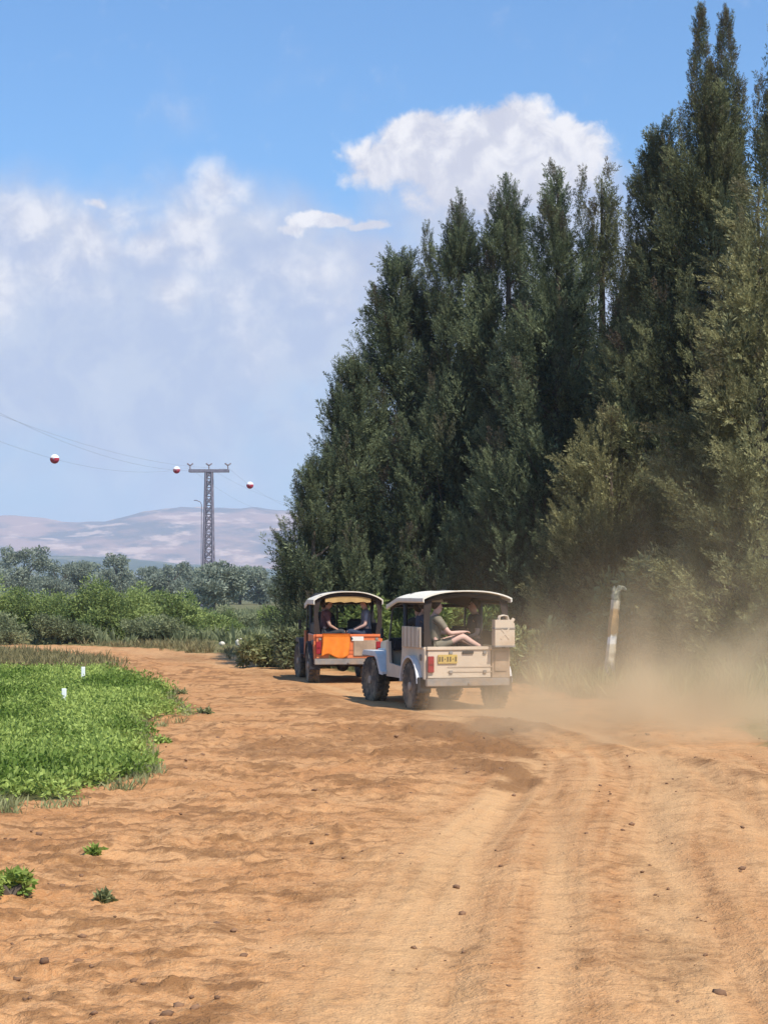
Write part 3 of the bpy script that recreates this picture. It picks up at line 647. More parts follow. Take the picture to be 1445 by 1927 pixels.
def belt(name, mat, label, cat, seed, n, xr, yr, hr, ln, wd, test=None, up=1.2, dens=None):
    """uncountable cover: blades in tufts scattered over an area, one object"""
    rng = np.random.default_rng(seed)
    x = rng.uniform(*xr, n); y = rng.uniform(*yr, n)
    if test is not None:
        k = test(x, y); x, y = x[k], y[k]
    z = terrain(x, y)[0]
    nb = 9; h = rng.uniform(*hr, len(x))*(.6+.8*fbm(x*.8, y*.8, 2))
    px = np.repeat(np.stack([x, y, z-.02], 1), nb, 0); hh = np.repeat(h, nb)[:, None]
    px[:, :2] += rng.normal(size=(len(px), 2))*.05
    d = unit(np.concatenate([rng.normal(size=(len(px), 2))*.45, np.full((len(px), 1), up)], 1)); s = unit(np.cross(d, rng.normal(size=d.shape)))
    L = hh*(.6+.6*rng.random((len(px), 1))); W = wd*(.6+.8*rng.random((len(px), 1)))
    V = np.stack([px-s*W*.4, px+d*L*.5-s*W, px+d*L+np.array([0, 0, -.12])*L, px+d*L*.5+s*W], 1).reshape(-1, 3)
    tint = np.clip(np.repeat(rng.random(len(x)), nb)*.6+.2+rng.normal(size=len(px))*.15, 0, 1)
    tag(arr_mesh(name, V, quads(len(px)), M[mat], None, {'tint': np.repeat(tint, 4)}), label, cat, kind='stuff')
def verge_test(x, y):
    z, pale, dark, veg, crop = terrain(x, y); return (veg > .45) & (np.abs(x) < .24*y+2)
belt('dry_grass', 'dry', 'dry straw-coloured grass left of the far bend', 'grass', 41, 7000, (-17, -2), (44, 66), (.12, .40), .3, .012, lambda x, y: verge_test(x, y) & (x < -.06*y) & ~((np.abs(x/y+.0785) < .016) & (y > 57)))
belt('weeds', 'weed', 'pale dusty weeds along the foot of the cypresses', 'weeds', 42, 9000, (-4, 12), (30, 50), (.25, .85), .5, .012, lambda x, y: verge_test(x, y) & (x > -.06*y))
belt('scrub', 'grey_bush', 'low green scrub on the plain beyond the bend', 'scrub', 43, 9000, (-36, 6), (67, 150), (.25, .8), .6, .05, lambda x, y: verge_test(x, y))
def margin_test(x, y):
    k = np.zeros(x.shape, bool)
    for dx, dy in ((.15, 0), (0, -1.3), (.1, -.8)): k |= inpoly(x-dx, y-dy, CROP)
    return k & ~inpoly(x, y, CROP) & (x > -.23*y-.6) & (fbm(x*2.2, y*1.6, 3) > .50)
belt('withered_weeds', 'weed', 'thin withered weeds along the near edge of the crop', 'weeds', 44, 30000, (-9, -2), (14, 45), (.05, .20), .4, .007, margin_test)
# crop field: lush leafy rows
def crop_field():
    rng = np.random.default_rng(51); n = 34000
    x = rng.uniform(-11.5, -2.2, n); y = rng.uniform(16, 45.5, n)
    k = inpoly(x + (fbm(x*1.6+9, y*1.3, 5, .65)-.5)*1.5, y + (fbm(x*1.3+70, y*1.3, 4)-.5)*2.2, CROP) & (x > -.225*y-1.3) & (fbm(x*2.1+50, y*1.7, 3) > .36); x, y = x[k], y[k]
    z = terrain(x, y)[0]; h = (.07+.36*fbm(x*1.6, y*1.2, 3)**1.4)*(.75+.5*rng.random(len(x)))
    nb = 17; c = np.repeat(np.stack([x, y, z], 1), nb, 0); hh = np.repeat(h, nb)[:, None]; N = len(c)
    out = rng.normal(size=(N, 3)); out[:, 2] = np.abs(out[:, 2])*.7+.25; out = unit(out)
    p = c + out*hh*np.array([.55, .55, 1.0])*(.35+.75*rng.random((N, 1)))
    d = unit(out+rng.normal(size=(N, 3))*.6); s = unit(np.cross(d, rng.normal(size=(N, 3))))
    L = .058*(.6+.8*rng.random((N, 1))); W = .0135*(.6+.9*rng.random((N, 1)))
    V = np.stack([p-s*W*.4, p+d*L*.5-s*W, p+d*L, p+d*L*.5+s*W], 1).reshape(-1, 3)
    patch = np.repeat(fbm(x*.9+4, y*.6, 3), nb)
    tint = np.clip((patch-.5)*2.4+.50+np.repeat(rng.normal(size=len(x)), nb)*.14+rng.normal(size=N)*.15, 0, 1)
    tag(arr_mesh('crop_field', V, quads(N), M['crop'], None, {'tint': np.repeat(tint, 4)}), 'lush bright green leafy crop at the left', 'crop', kind='stuff')
crop_field()
for i, (px, py, wp, hp, lb) in enumerate([(303, 1396, 42, 26, 'small green weed clump on bare dirt beside the crop edge'), (386, 1345, 26, 20, 'greyish weed tuft on the dirt furthest right of the crop'),
        (178, 1616, 26, 20, 'tiny green seedling alone on the dirt below the crop'), (18, 1690, 95, 56, 'leafy green plant cut by the left edge in the foreground'), (335, 1306, 34, 16, 'thin weed tuft above the tip of the crop'),
        (195, 1690, 22, 34, 'faint dry weed right of the leafy foreground plant')]):
    g = GP(px, py); m = g.y/FPX; rr = random.Random(i); L = [(rr.uniform(-.42, .42)*wp*m, rr.uniform(-.3, .3)*wp*m, hp*m*rr.uniform(.2, .5), wp*m*rr.uniform(.12, .24), wp*m*rr.uniform(.12, .24), hp*m*rr.uniform(.25, .5)) for _ in range(6)]
    leafy('weed_plant', g.x, g.y, L, 260 if i != 3 else 800, .055, .014, ('crop', 'weed', 'crop', 'crop', 'weed', 'weed')[i], 500+i, lb, 'weed', 'weeds on the bare dirt')
def clods():
    rng = np.random.default_rng(61); bm = BM(); ico = BM(); bmesh.ops.create_icosphere(ico, subdivisions=1, radius=1.0)
    base = np.array([v.co[:] for v in ico.verts]); F = np.array([[v.index for v in f.verts] for f in ico.faces]); ico.free(); bm.free()
    n = 1000; y = 8.2+(rng.random(n)**1.5)*20; x = rng.uniform(-.25, .25, n)*y
    z, pale, dark, veg, crop = terrain(x, y); keep = (rng.random(n) < .25+.75*dark-.15*pale) & (crop < .5)
    x, y, z = x[keep], y[keep], z[keep]; n = len(x)
    r = .006+.020*rng.random(n)**4
    V = base[None]*(1+.30*rng.normal(size=(n, len(base), 1)))*r[:, None, None]*np.array([1.2, 1.2, .75]) + np.stack([x, y, z+r*.3], 1)[:, None]
    Q = (F[None]+np.arange(n)[:, None, None]*len(base)).reshape(-1, 3)
    tag(arr_mesh('loose_clods', V, Q, M['clod']), 'dark crumbs of earth strewn over the dirt', 'clods', kind='stuff')
clods()
# ------------------------------------------------------------------ small things by the track
def peg(px, py, lb):
    g = GP(px, py); bm = BM(); h = 26*g.y/FPX
    prism(bm, [(-.04, -.02), (.04, -.02), (.04, .02), (-.04, .02)], 2, -.1, h); bmesh.ops.bevel(bm, geom=list(bm.edges), offset=.008, segments=1, affect='EDGES')
    o = obj('marker_peg', bm, M['peg']); o.location = (g.x, g.y, .10); tag(o, lb, 'peg', 'white pegs in the crop')
peg(157, 1290, 'white peg at the far edge of the crop'); peg(121, 1333, 'white peg in the middle of the crop, nearer one')
def stone(px, py, r, lb, seed):
    g = GP(px, py); rng = random.Random(seed); bm = BM(); bmesh.ops.create_icosphere(bm, subdivisions=3, radius=r)
    off = Vector((rng.random()*9, rng.random()*9, 0))
    from mathutils import noise as mn
    for v in bm.verts: v.co *= 1+.35*mn.noise(v.co/r*1.1+off)
    for v in bm.verts: v.co.z *= .85
    o = obj('boulder', bm, M['stone'], None, smooth=True); o.location = (g.x, g.y, hgt(g.x, g.y)+r*.65); tag(o, lb, 'stone', 'pale stones at the bend')
stone(455, 1218, .21, 'large whitish round boulder at the outer edge of the bend', 1); stone(418, 1215, .11, 'smaller tan boulder left of the whitish one at the bend', 2)
def post():
    D = 36.0; b = P(1141, 1300, D); t = P(1158, 1128, D); bm = BM(); root = empty('leaning_post', (b.x, b.y, -.1))
    tag(root, 'leaning weathered post with rusty band and hooked top in the dust', 'post')
    v = t-b; H = v.z+.1; n = 22; rng = random.Random(4); rings = []
    tube(bm, [(v.x*i/n, 0, H*i/n) for i in range(n+1)], [.108-.018*i/n+rng.uniform(-.010, .010) for i in range(n+1)], 6)
    m = bpy.data.materials.new('weathered_post'); m.use_nodes = True; g = NT(m.node_tree); B = g.n['Principled BSDF']
    tc = g.n.new('ShaderNodeTexCoord').outputs['Object']; x, y, z = g.sep(tc); nn = g.noise(tc, 7, 5, .7)
    zz = g.m('ADD', z, g.m('MULTIPLY', g.m('SUBTRACT', nn, .5), .25))
    c = g.mix(g.rng(nn, .35, .65), (.66, .58, .44), (.50, .41, .29))
    c = g.mix(g.m('MULTIPLY', g.rng(zz, 1.20, 1.24), g.rng(zz, 1.78, 1.70)), c, g.mix(g.noise(tc, 16, 3), (.28, .15, .06), (.52, .33, .15)))
    c = g.mix(g.m('MULTIPLY', g.rng(zz, 1.02, 1.04), g.rng(zz, 1.20, 1.18)), c, (.86, .83, .78))
    g.put(B.inputs['Base Color'], c); B.inputs['Roughness'].default_value = .9
    obj('shaft', bm, m, root)
    bm = BM(); a = Vector((v.x, 0, H-.02))
    tube(bm, [a, a+Vector((0, 0, .10)), a+Vector((.03, 0, .20)), a+Vector((.09, -.01, .265)), a+Vector((.16, -.01, .265)), a+Vector((.21, -.02, .22))], [.085, .095, .075, .065, .045, .02], 6)
    tube(bm, [a+Vector((0, 0, .12)), a+Vector((-.03, .02, .24)), a+Vector((-.02, .02, .31))], [.06, .045, .012], 5)
    obj('hooked_top', bm, pmat('lichen_wood', (.36, .33, .22), .95, .4, 12, bump=.6, bscale=20), root, smooth=True)
post()

# ------------------------------------------------------------------ power line
def power_line():
    D = 180.0; X0 = C(393, D); top = CH(884, D); slope = .111
    root = empty('lattice_pylon', (X0, D, -.1), math.atan2(-slope, 1)*.6)
    tag(root, 'grey lattice pylon with one crossarm above the hazy trees', 'pylon')
    hb, ht, H = .56, .30, top+.1
    def corner(sx, sy, z): f = z/H; h = hb+(ht-hb)*f; return Vector((sx*h, sy*h, z))
    for sx in (-1, 1):
        for sy in (-1, 1):
            bm = BM(); tube(bm, [corner(sx, sy, 0), corner(sx, sy, H)], .10, 4); obj('leg', bm, M['galv'], root)
    bm = BM(); n = 16
    for i in range(n):
        z0, z1 = H*i/n, H*(i+1)/n
        for a, b in (((-1, -1), (1, -1)), ((1, -1), (1, 1)), ((1, 1), (-1, 1)), ((-1, 1), (-1, -1))):
            tube(bm, [corner(*a, z0), corner(*b, z1)], .05, 4); tube(bm, [corner(*b, z0), corner(*a, z1)], .05, 4); tube(bm, [corner(*a, z1), corner(*b, z1)], .04, 4)
    obj('bracing', bm, M['galv'], root)
    bm = BM(); box(bm, (0, -.30, H-.10), (4.0, .14, .30)); box(bm, (0, .30, H-.10), (4.0, .14, .30))
    for x in (-1.96, -1, 0, 1, 1.96): box(bm, (x, 0, H-.10), (.10, .46, .12))
    obj('crossarm', bm, M['galv'], root)
    for x in (-1.9, 0, 1.9):
        bm = BM(); z = H+.05
        cyl(bm, (x, 0, z-.1), (x, 0, z+.48), .05)
        for s in (-1, 1): 
            for k in range(3): cyl(bm, (x+s*(.05+.09*k), 0, z+.40+.07*k), (x+s*(.11+.09*k), 0, z+.46+.07*k), .09, .06, 8)
        obj('insulator', bm, M['porcelain'], root)
    span = 88.0; lab = {-1.9: 'left', 0: 'middle', 1.9: 'right'}
    def wpt(off, y, sag):
        u = ((D-y)/span) % 1.0; return Vector((X0+off+slope*(y-D), y, H+.12 - 4*sag*u*(1-u)))
    sags = {-1.9: 2.5, 0: 1.3, 1.9: 2.3}
    for off in (-1.9, 0, 1.9):
        bm = BM(); tube(bm, [wpt(off, y, sags[off]) for y in np.linspace(D-span, D+span, 61)], .008, 4)
        tag(obj('power_cable', bm, M['wire']), f'thin dark power cable hung from the {lab[off]} end of the pylon crossarm' if off else 'thin dark power cable hung from the middle of the pylon crossarm', 'cable', 'power cables')
    def ball(px, py, D_, r, off, lb):
        p = wpt(off, D_, sags[off]); root = empty('marker_ball', p); tag(root, lb, 'marker ball', 'red and white marker balls on the power cables')
        for nm, mt, s in (('upper_half', 'ball_white', 1), ('lower_half', 'ball_red', -1)):
            bm = BM(); bmesh.ops.create_uvsphere(bm, u_segments=20, v_segments=14, radius=r)
            bmesh.ops.bisect_plane(bm, geom=bm.verts[:]+bm.edges[:]+bm.faces[:], plane_co=(0, 0, .22*r+.003*s), plane_no=(0, 0, -s), clear_outer=True)
            bmesh.ops.holes_fill(bm, edges=[e for e in bm.edges if e.is_boundary], sides=0)
            obj(nm, bm, M[mt], root, smooth=True)
        bm = BM(); cyl(bm, (0, -r-.12, 0), (0, r+.12, 0), .06, seg=8); obj('cable_clamp', bm, M['wire'], root)
    ball(106, 860, 134, .35, -1.9, 'largest red and white marker ball on the cable at the left')
    ball(333, 893, 174.1, .35, -1.9, 'red and white marker ball just left of the pylon crossarm')
    ball(471, 916, 191.8, .38, 1.9, 'red and white marker ball right of the pylon')
    b = P(379, 1120, 205); t = P(379, 945, 205); bm = BM(); root = empty('lamp_pole', (b.x, 205, 0)); tag(root, 'thin pale lamp pole with curved arm beside the pylon', 'lamp pole')
    tube(bm, [(0, 0, -.1), (0, 0, t.z*.6), (0, 0, t.z-.3), (-.12, 0, t.z), (-.55, 0, t.z+.2)], .045, 6); obj('pole', bm, M['galv'], root)
    bm = BM(); box(bm, (-.68, 0, t.z+.2), (.4, .14, .09)); obj('lamp_head', bm, M['galv'], root, bevel=.02)
power_line()
# ------------------------------------------------------------------ jeeps
def wheel(root, x, y, steer=0.0):
    R_, W_ = .40, .25; s = 1 if x > 0 else -1
    prof = [(.22, -.10), (.30, -.118), (.36, -.125), (.385, -.115), (.40, -.09), (.405, -.03), (.392, -.022), (.392, .022), (.405, .03), (.40, .09), (.385, .115), (.36, .125), (.30, .118), (.22, .10)]
    M_ = Matrix.Translation((x, y, R_)) @ Matrix.Rotation(steer, 4, 'Z')
    bm = BM(); lathe(bm, prof, M_, 36)
    for k in range(30):                                           # lugs
        a = 2*math.pi*k/30
        for off in (-.075, .075):
            aa = a + (0.1 if off > 0 else 0); c = M_ @ Vector((off, math.cos(aa)*.402, math.sin(aa)*.402))
            box(bm, c, (.085, .045, .03), (M_.to_3x3() @ Matrix.Rotation(aa-math.pi/2, 3, 'X')))
    o = obj('wheel', bm, M['rubber'], root, smooth=True)
    bm = BM(); lathe(bm, [(.225, .085*s), (.215, .06*s), (.19, .045*s), (.12, .06*s), (.075, .085*s), (.07, .12*s), (.0001, .125*s)], M_, 24)
    lathe(bm, [(.222, -.09*s), (.15, -.06*s), (.0001, -.06*s)], M_, 24)
    for k in range(5):
        a = 2*math.pi*k/5; p = Vector((.068*s, math.cos(a)*.10, math.sin(a)*.10)); cyl(bm, M_ @ p, M_ @ (p+Vector((.03*s, 0, 0))), .014, seg=6)
    obj('rim', bm, M['rim'], o, smooth=True)
def arc(cy, cz, r, a0, a1, n=10): return [(cy+r*math.cos(a0+(a1-a0)*i/n), cz+r*math.sin(a0+(a1-a0)*i/n)) for i in range(n+1)]
def canopy_mesh(y0, y1, hw, z0, rise, drop, thick=.02, front_drop=0.0):
    bm = BM(); nx, ny = 22, 14; top = []; low = []
    for j in range(ny+1):
        f = j/ny; y = y0+(y1-y0)*f; tr, lr = [], []
        for i in range(nx+1):
            u = i/nx*2-1
            x = hw*math.copysign(min(1, abs(u)*1.10), u) if abs(u) > .9 else hw*u*1.10
            e = abs(u)
            z = z0 + rise*(1-min(1, (abs(x)/hw))**2.6) - (drop*(e-.9)/.1 if e > .9 else 0)
            z += -.018*math.sin(math.pi*((f*3) % 1))*(1-e*e) - front_drop*max(0, f-.7)/.3
            tr.append(bm.verts.new((x, y, z))); lr.append(bm.verts.new((x*(1-thick/hw), y, z-thick)))
        top.append(tr); low.append(lr)
    for j in range(ny):
        for i in range(nx):
            bm.faces.new((top[j][i], top[j][i+1], top[j+1][i+1], top[j+1][i])); bm.faces.new((low[j][i], low[j+1][i], low[j+1][i+1], low[j][i+1]))
    for j in range(ny):
        for i in (0, nx): bm.faces.new((top[j][i], top[j+1][i], low[j+1][i], low[j][i]))
    for i in range(nx):
        for j in (0, ny): bm.faces.new((top[j][i], top[j][i+1], low[j][i+1], low[j][i]))
    return bm
def make_jeep(name, X, Y, yaw, paint, label, white):
    root = empty(name, (X, Y, hgt(X, Y)-.02), yaw); tag(root, label, 'jeep', 'open-backed jeeps on the dirt track')
    HW, FL, RIM, TAIL, FW = .75, .60, 1.05, -.60, 1.62
    # tub: side walls with rear wheel arch and low door cut, floor, firewall
    side = [(TAIL, FL-.06), (-.47, FL-.06)] + [(a, b) for a, b in arc(0, .42, .47, math.pi*.93, math.pi*.07)] + [(.60, FL-.10), (FW, FL-.10), (FW, 1.12), (1.48, 1.12), (1.42, .74), (.74, .70), (.66, RIM), (TAIL, RIM)]
    bm = BM(); prism(bm, side, 0, -HW, -HW+.045); prism(bm, side, 0, HW-.045, HW)
    box(bm, (0, .5, FL-.03), (1.40, 2.18, .05)); box(bm, (0, FW-.03, .86), (1.40, .05, .62))
    for s in (-1, 1):
        box(bm, (s*.565, 0, .90), (.28, .98, .04)); box(bm, (s*.44, 0, .74), (.03, .98, .30))                      # inner wheel wells
        tube(bm, [(s*(HW-.02), TAIL+.02, RIM+.004), (s*(HW-.02), .66, RIM+.004)], .028, 8)
    obj('body', bm, M[paint], root)
    # rear
    bm = BM(); xr = .41 if white else HW-.05
    box(bm, ((-HW+.05+xr)/2, TAIL-.012, .80), (xr+HW-.05, .05, .48)); box(bm, ((-HW+.05+xr)/2, TAIL-.02, 1.055), (xr+HW-.02, .085, .055))
    for z in (.66, .74): box(bm, ((-HW+.3+xr)/2+.06, TAIL-.040, z), (xr+HW-.36, .012, .022))
    obj('tailgate', bm, M[paint], root, bevel=.008)
    if white:
        bm = BM(); box(bm, (.585, TAIL-.02, .80), (.33, .07, .50)); box(bm, (.585, TAIL-.062, .83), (.24, .02, .34)); obj('corner_panel', bm, M['dusty'], root, bevel=.012)['label'] = 'brown corner panel under the jerry can'  # corner panel in a darker brown than the tailgate
    bm = BM(); cyl(bm, (-HW-.025, -.42, .90), (-HW+.01, -.42, .90), .055, seg=16); obj('fuel_cap', bm, M['grey_steel'], root, bevel=.006)
    bm = BM(); box(bm, (0, TAIL-.055, .985), (.20, .02, .045)); obj('tailgate_latch', bm, M['black'], root, bevel=.006)
    for s in ((-1,) if white else (-1, 1)):
        bm = BM(); box(bm, (s*.655, TAIL-.058 , .79), (.105, .045, .27)); box(bm, (s*.655, TAIL-.083, .79), (.085, .014, .02)); obj('tail_light', bm, M['lamp_red'], root, bevel=.01)
    bm = BM(); px_, pz = (-.36, .875) if white else (-.28, .62)
    box(bm, (px_, TAIL-.055, pz), (.34 if white else .30, .015, .15)); pl = obj('licence_plate', bm, M['plate'], root, bevel=.004)
    bm = BM()
    if white:
        for k in range(7): box(bm, (px_-.14+k*.047, TAIL-.066, pz+.004), (.022 if k not in (2, 5) else .016, .008, .075 if k not in (2, 5) else .014))
    else:
        for k in range(6): box(bm, (px_-.11+k*.044, TAIL-.066, pz), (.02, .008, .07))
    obj('plate_characters', bm, M['ink'], pl)
    bm = BM(); box(bm, (-.02, TAIL-.09, .49), (1.46, .10, .13)); box(bm, (-.5, TAIL-.02, .49), (.08, .12, .10)); box(bm, (.5, TAIL-.02, .49), (.08, .12, .10)); cyl(bm, (0, TAIL-.18, .47), (0, TAIL-.1, .47), .035)
    obj('rear_bumper', bm, M['grey_steel'], root, bevel=.012)
    # front clip
    bm = BM(); hood = [(FW, .72), (FW, 1.17), (2.2, 1.14), (2.78, 1.08), (2.84, 1.02), (2.84, .72)]
    A = [bm.verts.new((-(.60 if y < 1.7 else .50), y, z)) for y, z in hood]; B = [bm.verts.new(((.60 if y < 1.7 else .50), y, z)) for y, z in hood]
    bm.faces.new(A); bm.faces.new(B[::-1])
    for i in range(len(A)): bm.faces.new((A[i], B[i], B[(i+1) % len(A)], A[(i+1) % len(A)]))
    obj('hood', bm, M[paint], root, bevel=.03)
    for s in (-1, 1):
        pts = [(1.58, .58), (1.72, .60), (1.92, .86), (2.05, .93), (2.85, .93), (2.95, .86)]
        poly = pts + [(a, b-.045) for a, b in pts[::-1]]; bm = BM()
        prism(bm, poly, 0, s*.50, s*.82); inner = [(1.62, .56), (1.95, .84), (2.9, .84), (2.9, .95), (1.62, 1.02)]; prism(bm, inner, 0, s*.49, s*.53)
        prism(bm, [(1.58, .575), (1.72, .595), (1.92, .855), (2.05, .925), (2.85, .925), (2.85, .84), (2.10, .84), (1.98, .78), (1.78, .53), (1.58, .52)], 0, s*.82, s*.835)
        obj('front_fender', bm, M['fender' if white else 'black'], root, smooth=True)
        bm = BM(); o_ = arc(0, .42, .50, math.pi*.97, math.pi*.03, 14); poly = o_ + [(a*.93, .42+(b-.42)*.93) for a, b in o_[::-1]]
        prism(bm, poly, 0, s*HW+ (0 if s > 0 else -.10), s*HW+(.10 if s > 0 else 0)); obj('wheel_flare', bm, M['fender' if white else 'black'], root, smooth=True)
        bm = BM(); box(bm, (s*.72, -.50, .44), (.24, .015, .26)); obj('mud_flap', bm, M['vinyl'], root, bevel=.004)
        bm = BM(); box(bm, (s*.86, 1.52, 1.26), (.06, .08, .22) if not white else (.05, .07, .18)); tube(bm, [(s*.76, 1.58, 1.16), (s*.83, 1.55, 1.22), (s*.86, 1.53, 1.24)], .012, 6); obj('mirror', bm, M['black'], root, bevel=.01)
        bm = BM(); cyl(bm, (s*.36, 2.84, .90), (s*.36, 2.90, .90), .10, seg=20); obj('headlight', bm, M['plate_white'], root, bevel=.006)
    bm = BM()
    for k in range(7): box(bm, ((k-3)*.055*1.5, 2.848, .88), (.03, .012, .24))
    obj('grille', bm, M['black'], root)
    bm = BM(); box(bm, (0, 3.02, .52), (1.5, .10, .13)); box(bm, (.4, 2.93, .52), (.08, .12, .1)); box(bm, (-.4, 2.93, .52), (.08, .12, .1)); obj('front_bumper', bm, M['black'], root, bevel=.012)
    # chassis
    bm = BM()
    for s in (-1, 1): box(bm, (s*.40, 1.15, .50), (.09, 3.5, .11))
    for y in (-.52, .5, 1.4, 2.6): box(bm, (0, y, .50), (.72, .08, .08))
    box(bm, (0, .9, .44), (.36, .7, .14)); obj('chassis', bm, M['black'], root)
    for y in (0, 2.45):
        bm = BM(); cyl(bm, (-.66, y, .40), (.66, y, .40), .045); bmesh.ops.create_uvsphere(bm, u_segments=16, v_segments=10, radius=.15, matrix=Matrix.Translation((.08 if y else -.05, y, .40)))
        for s in (-1, 1): tube(bm, [(s*.45, y-.55, .52), (s*.45, y-.25, .47), (s*.45, y, .455), (s*.45, y+.25, .47), (s*.45, y+.55, .52)], .028, 6)
        obj('axle', bm, M['black'], root, smooth=True)
    bm = BM(); tube(bm, [(-.32, 1.2, .46), (-.32, .4, .46), (-.36, -.3, .5), (-.40, -.66, .46)], .03, 8); obj('exhaust_pipe', bm, M['grey_steel'], root, smooth=True)
    for x, y in ((-.71, 0), (.71, 0), (-.71, 2.45), (.71, 2.45)): wheel(root, x, y, .10 if y else 0)
    # windscreen
    T = Matrix.Rotation(math.radians(-14), 3, 'X'); wz = 1.15; wy = 1.58
    def wp(x, h): v = T @ Vector((x, 0, h)); return Vector((v.x, v.y*(-1)*-1+wy-.0, v.z+wz))
    bm = BM()
    def wp(x, h): return Vector((x, wy-h*.24, wz+h))
    tube(bm, [wp(-.70, 0), wp(-.68, .60), wp(.68, .60), wp(.70, 0)], .035, 8, closed=True); tube(bm, [wp(0, 0), wp(0, .60)], .015, 6); wf = obj('windscreen_frame', bm, M['black'], root, smooth=True)
    bm = BM(); vs = [bm.verts.new(p) for p in (wp(-.68, .02), wp(.68, .02), wp(.66, .58), wp(-.66, .58))]; bm.faces.new(vs); bmesh.ops.solidify(bm, geom=bm.faces[:], thickness=.006); obj('windscreen', bm, M['glass'], wf)
    # hoops / posts
    for y, h in ((-.52, 1.86), (.66, 1.90)):
        bm = BM(); r = .10; q = [(-.69, y, RIM-.4), (-.69, y, h-r), (-.69+r*.3, y, h-r*.3), (-.69+r, y, h+.03), (0, y, h+.10), (.69-r, y, h+.03), (.69-r*.3, y, h-r*.3), (.69, y, h-r), (.69, y, RIM-.4)]
        tube(bm, q, .040, 8); obj('roll_hoop', bm, M['black'], root, smooth=True)
    for s in (-1, 1):
        bm = BM(); tube(bm, [(s*.70, -.52, 1.80), (s*.70, .66, 1.82), (s*.69, 1.42, 1.74)], .022, 8); obj('roof_rail', bm, M['black'], root, smooth=True)
    if white: bm = canopy_mesh(TAIL-.06, 1.50, .79, 1.90, .125, .065, front_drop=.13)
    else: bm = canopy_mesh(TAIL-.04, 1.50, .76, 1.84, .175, .10, front_drop=.10)
    cn = obj('canopy', bm, M['canvas'], root, smooth=True)
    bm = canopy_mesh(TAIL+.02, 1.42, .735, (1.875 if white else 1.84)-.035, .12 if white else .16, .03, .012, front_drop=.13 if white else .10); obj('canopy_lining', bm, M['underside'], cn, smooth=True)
    if not white:
        bm = BM(); tr, lr = [], []
        for i in range(13):
            x = -.50+i/12*1.0; zt = 1.805+.15*(1-abs(x/.74)**2.6); tr.append((x, zt-.05)); lr.append((x, 1.775+.012*math.sin(i*2.1)))
        prism(bm, tr+lr[::-1], 1, TAIL+.03, TAIL+.045); obj('tan_fabric_strip', bm, M['yellow_canvas'], root)['label'] = 'tan fabric strip under the rear roof edge'  # flat tan fabric strip below the rear roof edge
    for s in (-1, 1):                                             # dark canvas strips at the rear corners, dark panels added as shade inside the tub
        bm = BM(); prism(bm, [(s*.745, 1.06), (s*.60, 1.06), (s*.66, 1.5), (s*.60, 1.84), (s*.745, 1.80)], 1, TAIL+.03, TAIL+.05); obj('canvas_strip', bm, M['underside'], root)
        bm = BM(); prism(bm, [(TAIL+.05, .60), (FW-.05, .60), (FW-.05, 1.10), (1.46, 1.10), (1.40, .72), (.76, .68), (.68, 1.03), (TAIL+.05, 1.03)], 0, s*(HW-.055), s*(HW-.065)); obj('inner_shade_panel', bm, M['vinyl'], root)
        for zz in (.66, .98):
            bm = BM(); box(bm, (s*.30 if white else s*.62, TAIL-.05, zz), (.06, .03, .05)); obj('tailgate_hinge', bm, M['grey_steel'], root, bevel=.006)
    bm = BM(); box(bm, (0, .5, FL+.004), (1.36, 2.1, .012)); obj('floor_shade_sheet', bm, M['vinyl'], root)  # dark sheet over the floor, added to darken the cab like the side panels
    # seats
    for s in (-1, 1):
        bm = BM(); box(bm, (s*.36, .98, .86), (.46, .46, .14)); box(bm, (s*.36, .74, 1.14), (.44, .12, .52), Matrix.Rotation(math.radians(9), 3, 'X')); obj('front_seat', bm, M['vinyl'], root, bevel=.04)
        bm = BM(); box(bm, (s*.54, .02, .96), (.34, 1.06, .09)); box(bm, (s*.675, .02, 1.20), (.07, 1.06, .24)); obj('side_bench', bm, M['vinyl'], root, bevel=.025)
    bm = BM(); box(bm, (0, 1.52, 1.06), (1.34, .16, .2)); obj('dashboard', bm, M['vinyl'], root, bevel=.03)
    bm = BM(); tube(bm, [(-.36+.19*math.cos(a), 1.28+.06*math.sin(a), 1.17+.18*math.sin(a)) for a in np.linspace(0, 2*math.pi, 20, endpoint=False)], .014, 6, closed=True); cyl(bm, (-.36, 1.28, 1.17), (-.36, 1.5, 1.08), .018); obj('steering_wheel', bm, M['vinyl'], root, smooth=True)
    if white:                                                     # raised ribbed panel on the left flank
        bm = BM(); box(bm, (-.775, .02, 1.235), (.035, 1.02, .35))
        for k in range(5): box(bm, (-.80, -.42+k*.22, 1.235), (.02, .05, .34))
        obj('side_panel', bm, M['cream'], root, bevel=.006)['label'] = 'raised ribbed panel on the left flank'
        bm = BM(); box(bm, (.60, TAIL-.135, 1.085), (.36, .20, .03)); box(bm, (.60, TAIL-.05, 1.2), (.36, .02, .24)); obj('can_carrier', bm, M['grey_steel'], root, bevel=.006)
    else:
        bm = BM(); box(bm, (.20, TAIL-.055, 1.0), (.26, .012, .13)); obj('white_plate', bm, M['plate_white'], root, bevel=.004)
        bm = BM(); box(bm, (.40, TAIL-.045, .78), (.58, .03, .34)); obj('corner_panel', bm, M['dusty'], root, bevel=.008)['label'] = 'grey dusty lower right tailgate half'
    bpy.context.view_layer.update()
    return root
WJ = make_jeep('canopy_jeep', 1.22, 31.0, math.radians(16.5), 'cream', 'cream jeep with arched canvas roof raising dust, nearer of the two', True)
OJ = make_jeep('canopy_jeep', -.86, 40.0, math.radians(8), 'orange', 'orange-red jeep with pale canvas roof, farther of the two', False)
def onjeep(J, p): return J.matrix_world @ Vector(p)
